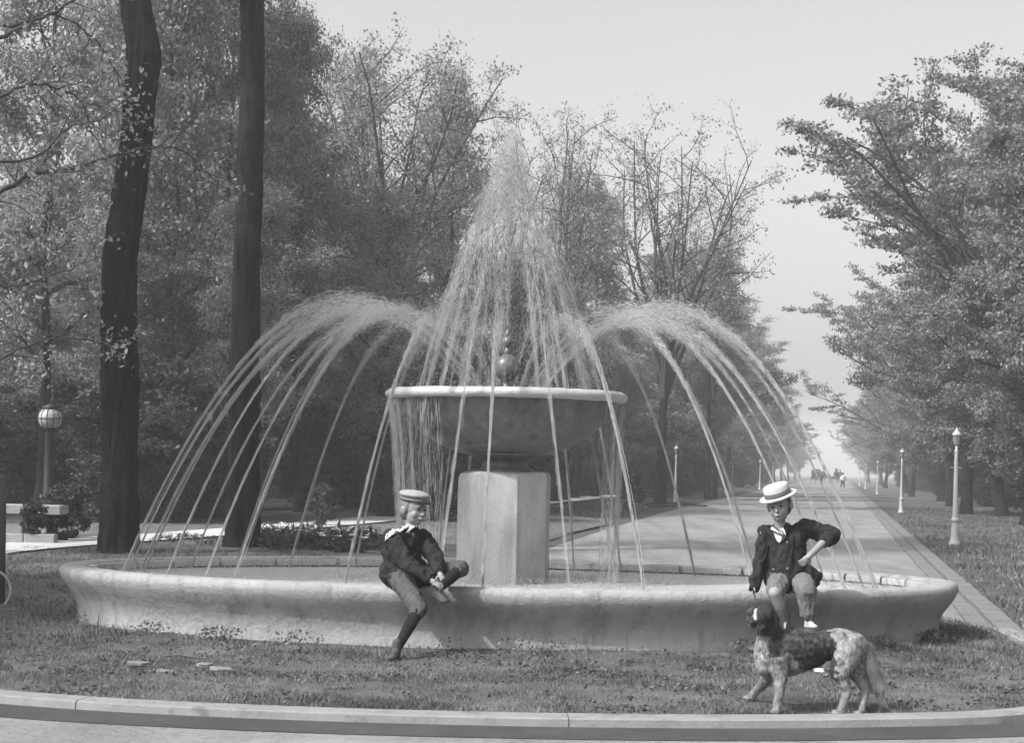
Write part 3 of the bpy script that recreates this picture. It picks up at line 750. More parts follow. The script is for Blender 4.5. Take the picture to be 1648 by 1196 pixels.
for i in range(16):
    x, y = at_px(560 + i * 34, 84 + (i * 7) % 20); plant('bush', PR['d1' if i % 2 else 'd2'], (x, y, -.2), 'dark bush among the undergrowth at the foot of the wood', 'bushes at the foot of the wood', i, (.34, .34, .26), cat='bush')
# undergrowth at the foot of the wood
GS = 'bushes at the foot of the wood'
shrubs = []
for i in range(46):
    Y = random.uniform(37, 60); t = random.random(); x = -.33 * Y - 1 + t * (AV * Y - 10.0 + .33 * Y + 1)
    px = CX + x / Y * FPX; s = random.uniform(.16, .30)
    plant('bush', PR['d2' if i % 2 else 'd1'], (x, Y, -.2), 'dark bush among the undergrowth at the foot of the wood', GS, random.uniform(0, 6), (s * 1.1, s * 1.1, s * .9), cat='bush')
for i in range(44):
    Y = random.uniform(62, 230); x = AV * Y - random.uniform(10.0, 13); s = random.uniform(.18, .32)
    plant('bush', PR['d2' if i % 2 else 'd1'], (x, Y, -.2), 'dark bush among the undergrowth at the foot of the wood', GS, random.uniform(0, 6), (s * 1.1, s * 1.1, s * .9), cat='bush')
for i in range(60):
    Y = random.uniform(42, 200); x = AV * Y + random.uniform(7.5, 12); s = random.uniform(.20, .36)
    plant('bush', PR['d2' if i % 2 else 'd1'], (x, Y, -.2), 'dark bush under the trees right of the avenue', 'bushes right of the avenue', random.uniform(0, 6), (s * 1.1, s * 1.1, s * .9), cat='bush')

# the two big trunks beside the fountain, and their neighbour beyond the left edge
def big_tree(pxs, Y, label, seed, rz_leaf, crown_top=16.5, R=4.6):
    base = P(pxs[0][0], pxs[0][1], Y); pts = []; rad = []
    for (x, y, wpx) in pxs:
        wpx = min(wpx, 70) * .94; q = P(x, y, Y); pts.append((q.x - base.x, 0, q.z)); rad.append(wpx / 2 / FPX * Y)
    zs = np.array([p[2] for p in pts]); xs = np.array([p[0] for p in pts])
    zz = np.concatenate([[-.2], np.linspace(zs[0], zs[-1], 120), np.linspace(zs[-1] + .8, crown_top * .92, 8)])
    xx = np.interp(zz, zs, xs); xx[-8:] = xs[-1] + np.cumsum(np.random.RandomState(seed).normal(size=8) * .08); yy = np.cumsum(np.random.RandomState(seed + 1).normal(size=len(zz)) * .012)
    # smooth the kinks a little
    xs_ = np.convolve(np.pad(xx, 1, 'edge'), [.25, .5, .25], 'valid')
    rr = np.interp(zz, zs, rad); rr[0] = rr[1] * 1.15; rr[-8:] = np.linspace(rad[-1] * .9, .05, 8)
    pr = make_tree(seed, crown_top, R, .60, 'forest', 16, 7, 6, 60, .085, rr[1], .3, trunk_pts=list(zip(xs_, yy, zz)), trunk_rad=rr, leafmat='leaf_a')
    # rugged bark
    me = pr[0]; n = len(me.vertices); co = np.empty(n * 3, dtype=np.float32); me.vertices.foreach_get('co', co); co = co.reshape(-1, 3)
    for i in range(n):
        x, y, z = co[i]; cxx = np.interp(z, zz, xs_); d = Vector((x - cxx, y, 0)); a = math.atan2(y, x - cxx)
        s = .05 * mnoise.noise(Vector((math.cos(a) * 2, math.sin(a) * 2, z * .9))) - .11 * abs(mnoise.noise(Vector((math.cos(a) * 7, math.sin(a) * 7, z * 1.6)))) + .04 * mnoise.noise(Vector((math.cos(a) * 14, math.sin(a) * 14, z * 6))) + .03 + .12 * math.exp(-z / .25) * max(0, mnoise.noise(Vector((math.cos(a) * 1.6, math.sin(a) * 1.6, 4.4))) + .1)
        co[i, 0] += d.x * s * 1.6; co[i, 1] += d.y * s * 1.6
    me.vertices.foreach_set('co', co.ravel()); me.update()
    return plant('big_tree', pr, (base.x, Y, 0), label)
big_tree([(190, 897, 84), (191, 870, 68), (192, 800, 62), (192, 700, 60), (192, 600, 60), (192, 500, 60), (193, 420, 58), (207, 330, 56), (219, 230, 53), (227, 150, 53), (233, 90, 58), (228, 50, 54), (217, 0, 52), (212, -60, 50)], 24.9, 'thick dark trunk with a crooked bend, nearest the left end of the basin', 21, 0)
big_tree([(387, 888, 66), (390, 860, 58), (392, 780, 54), (393, 600, 50), (396, 450, 46), (401, 300, 43), (404, 150, 41), (405, 0, 39), (406, -60, 38)], 27.3, 'straight dark trunk behind the left half of the basin', 22, 0)
# tree beyond the left edge: its twigs hang into the top left corner and it shades the lawn
pe_ = make_tree(31, 12.5, 4.4, .33, 'forest', 18, 8, 6, 26, .085, .24, .22, leafmat='leaf_b')
plant('overhanging_tree', pe_, (-11.2, 22.0, 0), 'tree beyond the left edge whose branches hang into the top left corner', None, 1.0)
plant('overhanging_tree', PR['a1'], (-10.6, 11.5, 0), 'leafy tree outside the left edge shading the lawn', None, 1.0, (.9, .9, .8))
plant('overhanging_tree', PR['a2'], (-12.6, 14.0, 0), 'tree outside the left edge behind the nearest one', None, .5, (.95, .95, .8))
plant('overhanging_tree', PR['c3'], (-15.0, 10.5, 0), 'broad tree outside the left edge beside the drive', None, 2.0, (.9, .9, .9))

# long bare limbs reaching into the frame at the upper left, from the trees beyond the edge
rl = np.random.RandomState(77)
BVs, BFs, LVs = [], [], []; nb = 0
def limb(pxs, Y, r0, lf=1.0):
    global nb
    cp = [tuple(P(x, y, Y + .25 * k)) for k, (x, y) in enumerate(pxs)]; pts = np.array(catmull(cp, 7, closed=False)); pts[1:-1] += rl.normal(size=(len(pts) - 2, 3)) * .012
    V, F = tube_np(pts, np.linspace(r0, .007, len(pts)), 6); BVs.append(V); BFs.append(F + nb); nb += len(V)
    for k in range(5, len(pts) - 1, 2):
        d = pts[k + 1] - pts[k - 1]; d /= np.linalg.norm(d); sd = rl.normal(size=3); sd[2] += .3; q = [pts[k]]; d = d * .7 + sd / np.linalg.norm(sd) * .7
        for _ in range(5): d = d + rl.normal(size=3) * .2; d /= np.linalg.norm(d); q.append(q[-1] + d * rl.uniform(.10, .22))
        V, F = tube_np(q, np.linspace(.010, .003, 6), 4); BVs.append(V); BFs.append(F + nb); nb += len(V)
        for p in q[2:]:
            n = rl.poisson(4 * lf)
            C = p + rl.normal(size=(n, 3)) * .10; N1 = rl.normal(size=(n, 3)); N1 /= np.linalg.norm(N1, axis=1)[:, None] + 1e-9; N2 = np.cross(N1, rl.normal(size=(n, 3))); N2 /= np.linalg.norm(N2, axis=1)[:, None] + 1e-9
            s_ = rl.uniform(.03, .06, n)[:, None]; LVs.append(np.stack([C - N1 * s_, C + N2 * s_ * .55, C + N1 * s_, C - N2 * s_ * .55], 1).reshape(-1, 3))
limb([(-160, 360), (-60, 335), (0, 308), (50, 282), (110, 272), (180, 252), (250, 236), (300, 245), (325, 290)], 21.0, .045)
limb([(-160, 170), (-60, 115), (0, 62), (60, 30), (130, -5), (200, -40)], 20.5, .05)
limb([(-120, 200), (-40, 175), (30, 140), (75, 138), (130, 165), (150, 230)], 21.5, .03)
limb([(-120, 470), (-40, 455), (20, 460), (90, 440), (160, 412)], 22.0, .03)
limb([(-120, 590), (-30, 588), (50, 555), (120, 545), (190, 560)], 22.5, .025)
limb([(-120, 250), (-20, 262), (60, 250), (110, 205), (170, 190)], 20.2, .03)
limb([(-90, 20), (20, 40), (80, 20), (150, 60), (190, 120)], 21.2, .03, 1.6)
orig = bpy.data.objects['overhanging_tree']
world_child('reaching_limbs', mesh_np('reaching_limbs', np.concatenate(BVs), np.concatenate(BFs), True), M['twig'], orig)
lv = np.concatenate(LVs); world_child('limb_leaves', mesh_np('limb_leaves', lv, np.arange(len(lv)).reshape(-1, 4)), M['leaf_b'], orig)

# ------------------------------------------------------------------ lamps of the avenue
def lamp_parts(root):
    MB().lathe([(.15, -.02), (.15, .05), (.13, .06), (.125, .10), (.105, .14), (.10, .22), (.085, .50), (.083, .52)], n=16).build('base', M['white_iron'], root, smooth=True)
    MB().lathe([(.10, .52), (.105, .55), (.10, .58), (.072, .60), (.066, .64), (.055, 1.3), (.044, 2.05), (.05, 2.07), (.05, 2.10), (.03, 2.12), (.03, 2.2)], n=16).build('post', M['white_iron'], root, smooth=True)
    l = MB().lathe([(.04, 2.2), (.07, 2.24), (.105, 2.43), (.10, 2.44)], n=6).build('lantern', M['lantern_glass'], root)
    MB().lathe([(.12, 2.44), (.11, 2.47), (.045, 2.53), (.025, 2.57), (.015, 2.60), (.001, 2.62)], n=10).build('cap', M['white_iron'], l)
    MB().box((0, 0, 1.72), (.26, .02, .02)).build('ladder_rest', M['white_iron'], root)
lamp_first = None
def copy_tree(o, parent=None):
    c = o.copy(); COL.objects.link(c); c.parent = parent
    for ch in list(o.children): copy_tree(ch, c)
    return c
lamps = [(9.62, 35.0, 'white iron lamp post nearest on the right verge of the avenue'), (15.35, 63.6, 'second white lamp post along the right verge of the avenue'),
         (2.9 + AV * 122, 122, 'third white lamp post along the right verge, far down the avenue'), (2.7 + AV * 165, 165, 'fourth white lamp post along the right verge, small and far off'), (2.6 + AV * 205, 205, 'farthest white lamp post on the right verge'),
         (6.8, 67, 'white lamp post left of the avenue, nearest the bowl of the fountain'), (14.75, 108, 'second white lamp post on the left side of the avenue'), (21.2, 138, 'white lamp post left of the avenue above the straw hat'), (27.8, 172, 'farthest white lamp post on the left side of the avenue')]
for i, (x, y, lb) in enumerate(lamps):
    if i == 0:
        r = empty('lamp_post', (x, y, 0), lb, 'lamp post', 'white lamp posts along the avenue'); lamp_parts(r); lamp_first = r
    else:
        r = copy_tree(lamp_first); r.location = (x, y, 0); r['label'] = lb
    r.rotation_euler = (0, 0, .3 * i); r.scale = (.86, .86, .98)
# the dark lamp with a big globe at the left
q = P(81, 674, 30); gl = empty('globe_lamp', (q.x, 30, 0), 'dark lamp post with a large round glass globe at the left, before the wood', 'lamp post')
MB().lathe([(.20, 0), (.2, .1), (.13, .16), (.14, .5), (.11, .6), (.095, 1.2), (.085, 1.95), (.11, 2.0), (.13, 2.04), (.06, 2.07)], n=16).build('post', M['dark_iron'], gl, smooth=True)
zc = q.z
g = MB().lathe(sph(.225, zc, .95, k=20), n=28).build('globe', M['globe'], gl, smooth=True)
mb = MB()
for k in range(6):
    mb.torus((0, 0, zc), .232, .006, Matrix.Rotation(k * math.pi / 6, 3, 'Z') @ Matrix.Rotation(R_(90), 3, 'X'), n=28, m=4)
mb.torus((0, 0, zc), .232, .008, n=28, m=4)
mb.build('cage', M['dark_iron'], g)
MB().lathe([(.15, 0), (.155, .02), (.10, .05), (.02, .09), (.001, .1)], (0, 0, zc + .19), n=20).build('cap', M['dark_iron'], gl, smooth=True)
MB().lathe([(.06, 2.05), (.14, zc - .21), (.10, zc - .17)], n=20).build('cup', M['dark_iron'], gl, smooth=True)

# ------------------------------------------------------------------ stone bench and low wall at the left
b = P(60, 880, 27.2); st = empty('stone_bench', (-8.9, 27.6, 0), 'pale stone bench with a thick slab at the left edge, below the globe lamp', 'bench')
for i, (x0, x1) in enumerate([(-9.9, -8.75), (-8.73, -7.62)]):
    MB().box(((x0 + x1) / 2 + 8.9, 0, .60), (x1 - x0 - .01, .55, .16)).build('slab', M['stone'], st, bevel=.015)
for x in (-9.6, -8.45): MB().box((x + 8.9, .02, .26), (.32, .4, .52)).build('leg', M['stone'], st, bevel=.02)
lw = empty('low_wall', (-8.6, 26.9, 0), 'low course of pale blocks in front of the stone bench', 'wall')
for i in range(5): MB().box((-1.3 + i * .52, random.uniform(-.01, .01), .14), (.50, .22, .16)).build('block', M['stone'], lw, rz if False else None) if False else MB().box((-1.3 + i * .52, random.uniform(-.01, .01), .14), (.505, .22, .15 + random.uniform(-.01, .01))).build('block', M['stone'], lw, bevel=.012)
for i, (px, Y, s) in enumerate([(95, 27.9, .06), (55, 27.0, .045), (118, 28.6, .06)]):
    x, y = at_px(px, Y); plant('bush', PR['e1'], (x, y, .0), ['small dark bush growing against the right end of the stone bench', 'low tuft of leaves under the stone bench slab', 'dark bush right behind the stone bench end'][i], None, i, (s, s, s), cat='bush')

# post and small spoked wheel at the left edge of the lawn
q = P(2, 925, 15.9); pst = MB().lathe([(.06, 0), (.055, .8), (.05, 1.25), (.02, 1.3)], n=12).build('wooden_post', M['wood'], None, smooth=True)
pst.location = (q.x - .05, 16.0, .02); tag(pst, 'dark wooden post at the left edge of the lawn', 'post')
wq = P(-18, 951, 15.75); wh = empty('spoked_wheel', wq, 'small light-rimmed spoked wheel leaning on the post at the left edge', 'wheel')
Rm = Matrix.Rotation(R_(8), 3, 'Z') @ Matrix.Rotation(R_(84), 3, 'X')
mb = MB().torus((0, 0, 0), .205, .012, Rm, n=40, m=8); mb.build('rim', M['white_iron'], wh, smooth=True)
mb = MB()
for k in range(12):
    a = k * math.pi / 6; mb.tube([Rm @ Vector((0.02 * math.cos(a), .02 * math.sin(a), 0)), Rm @ Vector((.2 * math.cos(a), .2 * math.sin(a), 0))], [.0025, .0025], 4)
mb.build('spokes', M['dark_iron'], wh)
MB().tube([Rm @ Vector((0, 0, -.04)), Rm @ Vector((0, 0, .04))], [.022, .022], 10).build('hub', M['dark_iron'], wh)

# ------------------------------------------------------------------ flower beds behind the basin
rf = np.random.RandomState(5)
def flower_clump(name, x, y, s, pale, n, label, group, nleaf=90):
    t = empty(name, (x, y, .05), label, 'flowers', group)
    C = rf.normal(size=(nleaf, 3)) * np.array([.16, .12, .06]) * s + np.array([0, 0, .11 * s]); C[:, 2] = np.abs(C[:, 2])
    N1 = rf.normal(size=(nleaf, 3)) * np.array([1, 1, 1.4]); N1 /= np.linalg.norm(N1, axis=1)[:, None]; N2 = np.cross(N1, rf.normal(size=(nleaf, 3))); N2 /= np.linalg.norm(N2, axis=1)[:, None]
    L = .10 * s; V = np.stack([C - N1 * L, C + N2 * L * .22, C + N1 * L, C - N2 * L * .22], 1).reshape(-1, 3)
    link('leaves', mesh_np('leaves', V, np.arange(nleaf * 4).reshape(-1, 4)), M['foliage_dark'], t)
    for i in range(n):
        mb = MB(); cx, cy, cz = rf.normal() * .15 * s, rf.normal() * .1 * s, (.16 + .10 * rf.rand()) * s
        for k in range(5):
            a = k * 1.257 + rf.rand(); d = Vector((math.cos(a), math.sin(a), .55)).normalized(); sd = Vector((-math.sin(a), math.cos(a), 0)); l = .042 * s
            mb.add([Vector((cx, cy, cz)), Vector((cx, cy, cz)) + d * l + sd * l * .5, Vector((cx, cy, cz)) + d * l * 1.6, Vector((cx, cy, cz)) + d * l - sd * l * .5], [(0, 1, 2, 3)])
        mb.build('blossom', M['petal_w'] if pale else M['petal_d'], t)
    return t
for i in range(26):
    px = 432 + i * 6.6 + rf.uniform(-4, 4); Y = rf.uniform(26.2, 29.5); x, y = at_px(px, Y)
    flower_clump('flowering_plant', x, y, rf.uniform(.95, 1.35), rf.rand() < .8, 5, 'white-flowered bedding plant in the bed just behind the basin', 'bedding plants behind the basin')
for i in range(14):
    px = 250 + i * 7.5; Y = rf.uniform(27.5, 30); x, y = at_px(px, Y)
    flower_clump('flowering_plant', x, y, rf.uniform(.35, .5), False, 3, 'dark-flowered bedding plant between the two big trunks', 'bedding plants between the trunks', 36)
# small bush right of centre on the lawn behind
for (px, Y, s, lb) in [(1015, 56, .10, 'small round bush on the lawn left of the avenue lamp'), (520, 37, .06, 'small dark sapling beside the footpath')]:
    x, y = at_px(px, Y); plant('bush', PR['e1'], (x, y, 0), lb, None, 2, (s, s, s), cat='bush')
# felled branches lying by the left lamp
for i, (a, b2) in enumerate([((1045, 816), (1140, 812)), ((1040, 808), (1120, 819))]):
    p = P(a[0], a[1], 62 + 3 * i); q = P(b2[0], b2[1], 64 + 3 * i); mb = MB().tube([(p.x, p.y, .1), ((p.x + q.x) / 2, p.y + 1, .16), (q.x, q.y + .5, .1)], [.06, .05, .03], 6)
    tag(mb.build('fallen_branch', M['twig'], smooth=True), ['dark fallen branch lying before the lamp left of the avenue', 'second fallen branch lying behind the first by the lamp'][i], 'branch')

# ------------------------------------------------------------------ grass
def blades(name, n, xr, yr, h, label, dens=None, wdt=.006, zoff=0):
    x = rf.uniform(*xr, n); y = rf.uniform(*yr, n); keep = []
    poly = np.array(outl)
    # point in polygon
    ins = np.zeros(n, bool); j = len(poly) - 1
    for i in range(len(poly)):
        c = ((poly[i, 1] > y) != (poly[j, 1] > y)); xi = (poly[j, 0] - poly[i, 0]) * (y - poly[i, 1]) / (poly[j, 1] - poly[i, 1] + 1e-12) + poly[i, 0]
        ins ^= c & (x < xi); j = i
    e = ((x - FC.x) / (FA - .10)) ** 2 + ((y - FC.y) / (FB - .10)) ** 2
    ins &= e > 1
    x, y = x[ins], y[ins]; n = len(x)
    cl = np.array([mnoise.noise(Vector((a * 1.6, b * 1.6, 1))) + .6 * mnoise.noise(Vector((a * 5, b * 5, 2))) for a, b in zip(x, y)])
    k = rf.rand(n) < np.clip(.5 + cl * 1.1, .08, 1); x, y, cl = x[k], y[k], cl[k]; n = len(x)
    z = np.array([lawn_z(a, b) for a, b in zip(x, y)]) - .006
    e = np.sqrt(((x - FC.x) / FA) ** 2 + ((y - FC.y) / FB) ** 2)
    hh = h * (.45 + .9 * rf.rand(n)) * (1 + .9 * np.clip(cl, 0, 1)) * (1 + 1.3 * np.exp(-((e - 1) / .05) ** 2) * (rf.rand(n) < .3))
    a = rf.rand(n) * 6.283; W = wdt * (.6 + .8 * rf.rand(n)); ln = rf.normal(size=(n, 2)) * .45 * hh[:, None]
    V = np.empty((n, 3, 3)); V[:, 0] = np.stack([x - W * np.cos(a), y - W * np.sin(a), z], -1); V[:, 1] = np.stack([x + W * np.cos(a), y + W * np.sin(a), z], -1); V[:, 2] = np.stack([x + ln[:, 0], y + ln[:, 1], z + hh], -1)
    o = link(name, mesh_np(name, V.reshape(-1, 3), np.arange(n * 3).reshape(-1, 3)), M['blade']); tag(o, label, 'grass', kind='stuff')
blades('grass', 190000, (-4.6, 4.7), (9.5, 13.6), .024, 'short rough grass growing before the fountain basin', wdt=.004)
blades('grass', 60000, (-9.5, -2.5), (12.5, 26), .045, 'shaded grass at the left of the basin', wdt=.007)
blades('grass', 16000, (3.2, 4.7), (12, 17), .04, 'grass growing at the right end of the basin')
def verge(name, n, f, h, wd_, label):
    x, y = f(n); z = np.zeros(n)
    cl = np.array([mnoise.noise(Vector((a * .7, b * .35, 1))) + .5 * mnoise.noise(Vector((a * 3, b * 2, 2))) for a, b in zip(x, y)]); k = rf.rand(n) < np.clip(.55 + cl, .1, 1); x, y, cl = x[k], y[k], cl[k]; n = len(x); z = np.zeros(n)
    hh = h * (.4 + rf.rand(n)) * (1 + np.clip(cl, 0, 1)); a = rf.rand(n) * 6.283; W = wd_ * (.5 + rf.rand(n)); ln = rf.normal(size=(n, 2)) * .4 * hh[:, None]
    V = np.stack([np.stack([x - W * np.cos(a), y - W * np.sin(a), z], -1), np.stack([x + W * np.cos(a), y + W * np.sin(a), z], -1), np.stack([x + ln[:, 0], y + ln[:, 1], hh], -1)], 1)
    o = link(name, mesh_np(name, V.reshape(-1, 3), np.arange(n * 3).reshape(-1, 3)), M['blade']); tag(o, label, 'grass', kind='stuff')
def right_f(n):
    y = 13 + 62 * rf.rand(n) ** 1.5; return AV * y + 1.85 + rf.rand(n) * (2.5 + .11 * y), y
def left_f(n):
    y = 27 + 55 * rf.rand(n) ** 1.2; return AV * y - 6.6 - rf.rand(n) ** .8 * (4.5 + .0 * y), y
verge('grass', 70000, right_f, .06, .012, 'mown grass of the verge right of the avenue')
verge('grass', 45000, left_f, .06, .014, 'grass strip between the avenue and the wood on the left')
# weeds against the wall: broad little leaves
n = 9000; a = rf.uniform(math.pi * 1.02, math.pi * 1.98, n); cl = np.array([mnoise.noise(Vector((math.cos(t) * 9, math.sin(t) * 9, 3))) for t in a]); k = rf.rand(n) < np.clip(.15 + cl * 1.6, 0, 1); a = a[k]; n = len(a)
d = np.abs(rf.normal(size=n)) * .12 - .12; x = FC.x + (FA + d) * np.cos(a); y = FC.y + (FB + d) * np.sin(a); z = .05 + rf.rand(n) * .11 * np.exp(-((d + .05) / .15) ** 2)
N1 = rf.normal(size=(n, 3)); N1 /= np.linalg.norm(N1, axis=1)[:, None]; N2 = np.cross(N1, rf.normal(size=(n, 3))); N2 /= np.linalg.norm(N2, axis=1)[:, None]; C = np.stack([x, y, z], -1); s = .018
V = np.stack([C - N1 * s, C + N2 * s * .5, C + N1 * s, C - N2 * s * .5], 1).reshape(-1, 3)
o = link('weeds', mesh_np('weeds', V, np.arange(n * 4).reshape(-1, 4)), M['blade']); tag(o, 'leafy weeds growing against the foot of the basin wall', 'weeds', kind='stuff')

n = 60000; x = rf.uniform(-5, 4.7, n); y = rf.uniform(9.6, 13.2, n); cl = np.array([mnoise.noise(Vector((a_ * 1.3, b_ * 1.9, 8))) + .7 * mnoise.noise(Vector((a_ * 6, b_ * 6, 4))) for a_, b_ in zip(x, y)])
e_ = ((x - FC.x) / (FA - .12)) ** 2 + ((y - FC.y) / (FB - .12)) ** 2
fy = np.interp(x, [p[0] for p in sorted(front)], [p[1] for p in sorted(front)])
k = (rf.rand(n) < np.clip(cl * 1.2 - .02, 0, 1)) & (e_ > 1) & (y > fy + .05) & (x < 4.3); x, y, cl = x[k], y[k], cl[k]; n = len(x)
z = np.array([lawn_z(a_, b_) for a_, b_ in zip(x, y)]) + .004 + .022 * rf.rand(n); C = np.stack([x, y, z], -1)
N1 = rf.normal(size=(n, 3)) * np.array([1, 1, .5]); N1 /= np.linalg.norm(N1, axis=1)[:, None]; N2 = np.cross(N1, rf.normal(size=(n, 3))); N2 /= np.linalg.norm(N2, axis=1)[:, None]; s = (.008 + .012 * rf.rand(n))[:, None]
V = np.stack([C - N1 * s, C + N2 * s * .6, C + N1 * s, C - N2 * s * .6], 1).reshape(-1, 3)
o = link('clover', mesh_np('clover', V, np.arange(n * 4).reshape(-1, 4)), M['clover']); tag(o, 'patches of low leafy clover mixed in the lawn', 'clover', kind='stuff')

# flat stones and scraps on the lawn
for i, (px, py, wx, rot, lb) in enumerate([(227, 1068, .16, .35, 'flat pale stone lying on the lawn, leftmost of the scattered ones'), (326, 1070, .11, .1, 'small squarish pale stone in the middle of the scattered stones'), (356, 1078, .19, .4, 'rightmost flat pale stone of those scattered on the lawn'), (268, 1082, .14, -.3, 'narrow pale stone lying nearest the kerb among the scattered ones')]):
    Z = .07; s0 = P(px, py, 1); Y = (1.5 - Z) / (1.5 - s0.z); q = P(px, py, Y)
    mb = MB(); k = 7; V = []
    for l, (zz, sc_) in enumerate([(-.01, 1.0), (.006, .97), (.010, .82)]):
        for j in range(k):
            a = j * 2 * math.pi / k + .3 * math.sin(j * 3 + i); rr = wx * .5 * (1 + .38 * math.sin(j * 5 + i * 2)) * sc_; V.append((rr * math.cos(a), rr * math.sin(a) * .55, zz))
    F = [(l * k + j, l * k + (j + 1) % k, (l + 1) * k + (j + 1) % k, (l + 1) * k + j) for l in range(2) for j in range(k)] + [tuple(2 * k + j for j in range(k))]
    mb.add(V, F); o = mb.build('flat_stone', M['flat_stone']); o.location = q; o.rotation_euler = (.12, .05, rot); tag(o, lb, 'stone', 'flat stones scattered on the lawn')
mb = MB(); p = P(262, 1076, 11.6)
mb.tube([(p.x, p.y, .085), (p.x + .12, p.y - .04, .10), (p.x + .3, p.y - .07, .08)], [.006, .008, .004], 5); tag(mb.build('stick', M['wood']), 'thin dark stick lying among the flat stones on the lawn', 'stick')
s0 = P(1318, 1083, 1); Y = (1.5 - .07) / (1.5 - s0.z); q = P(1318, 1083, Y); mb = MB()
g = 5; V = [((i / (g - 1) - .5) * .085, (j / (g - 1) - .5) * .05, .01 + .015 * mnoise.noise(Vector((i * .9, j * .9, 3)))) for i in range(g) for j in range(g)]; F = [(i * g + j, (i + 1) * g + j, (i + 1) * g + j + 1, i * g + j + 1) for i in range(g - 1) for j in range(g - 1)]
mb.add(V, F); o = mb.build('paper_scrap', M['paper'], smooth=True); o.location = q + Vector((0, 0, .01)); o.rotation_euler = (.5, .1, .2); sol = o.modifiers.new('s', 'SOLIDIFY'); sol.thickness = .003; tag(o, 'crumpled white scrap of paper on the grass behind the dog', 'paper')

# ------------------------------------------------------------------ sculpted figures
def rc(a, b, ra, rb, n=14):
    """rounded cone"""
    a, b = Vector(a), Vector(b); d = b - a; L = max(d.length, 1e-4); d = d / L
    pts, rad = [], []
    for k in range(6):
        t = -math.pi / 2 + math.pi / 2 * k / 5; pts.append(a + d * (ra * math.sin(t))); rad.append(max(ra * math.cos(t), 1e-4))
    for k in range(6):
        t = math.pi / 2 * k / 5; pts.append(b + d * (rb * math.sin(t))); rad.append(max(rb * math.cos(t), 1e-4))
    # straight frame
    up = Vector((0, 0, 1)) if abs(d.z) < .9 else Vector((1, 0, 0)); A = d.cross(up).normalized(); B = d.cross(A)
    V = [p + (A * math.cos(2 * math.pi * j / n) + B * math.sin(2 * math.pi * j / n)) * r for p, r in zip(pts, rad) for j in range(n)]
    F = [(i * n + j, i * n + (j + 1) % n, (i + 1) * n + (j + 1) % n, (i + 1) * n + j) for i in range(len(pts) - 1) for j in range(n)]
    F += [tuple(range(n))[::-1], tuple((len(pts) - 1) * n + j for j in range(n))]
    return V, F
def el(c, r, M3=None, n=18, k=12):
    M3 = M3 or Matrix.Identity(3); V = []; F = []
    for i in range(k + 1):
        t = math.pi * i / k
        for j in range(n):
            a = 2 * math.pi * j / n; s = max(math.sin(t), 1e-3); V.append(Vector(c) + M3 @ Vector((r[0] * s * math.cos(a), r[1] * s * math.sin(a), -r[2] * math.cos(t))))
    F = [(i * n + j, i * n + (j + 1) % n, (i + 1) * n + (j + 1) % n, (i + 1) * n + j) for i in range(k) for j in range(n)] + [tuple(range(n))[::-1], tuple(k * n + j for j in range(n))]
    return V, F
def sculpt(name, prims, voxel, m, parent, smooth=6, folds=0.0, fscale=22.0, cut=None, paint=None):
    mb = MB()
    for V, F in prims: mb.add(V, F)
    me = mb.mesh('tmp'); o = bpy.data.objects.new('tmp', me); COL.objects.link(o)
    r = o.modifiers.new('r', 'REMESH'); r.mode = 'VOXEL'; r.voxel_size = voxel; r.use_smooth_shade = True
    if smooth: s = o.modifiers.new('s', 'SMOOTH'); s.iterations = smooth; s.factor = .5
    dg = bpy.context.evaluated_depsgraph_get(); dg.update(); me2 = bpy.data.meshes.new_from_object(o.evaluated_get(dg)); bpy.data.objects.remove(o); bpy.data.meshes.remove(me)
    me2.name = name; me2.materials.clear()
    n = len(me2.vertices)
    if folds:
        nr = np.empty(n * 3, dtype=np.float32); me2.vertices.foreach_get('normal', nr); nr = nr.reshape(-1, 3)
        co = np.empty(n * 3, dtype=np.float32); me2.vertices.foreach_get('co', co); co = co.reshape(-1, 3)
        for i in range(n):
            p = Vector(co[i]); f = folds * (mnoise.ridged_multi_fractal(p * fscale * Vector((1, 1, .55)) if False else Vector((p.x * fscale, p.y * fscale, p.z * fscale * .5)), 1.0, 2.0, 2, 1.0, 2.0) - .9); co[i] += nr[i] * f
        me2.vertices.foreach_set('co', co.ravel()); me2.update()
    if cut:
        import bmesh
        bm = bmesh.new(); bm.from_mesh(me2)
        for pc, pn in cut: bmesh.ops.bisect_plane(bm, geom=bm.verts[:] + bm.edges[:] + bm.faces[:], plane_co=pc, plane_no=pn, clear_outer=True)
        bm.to_mesh(me2); bm.free(); me2.update()
    if paint:
        col = me2.color_attributes.new('coat', 'FLOAT_COLOR', 'POINT'); n = len(me2.vertices); a = np.ones((n, 4), dtype=np.float32)
        for i, v in enumerate(me2.vertices): a[i, :3] = paint(v.co)
        col.data.foreach_set('color', a.ravel())
    me2.polygons.foreach_set('use_smooth', np.ones(len(me2.polygons), dtype=bool))
    return world_child(name, me2, m, parent)

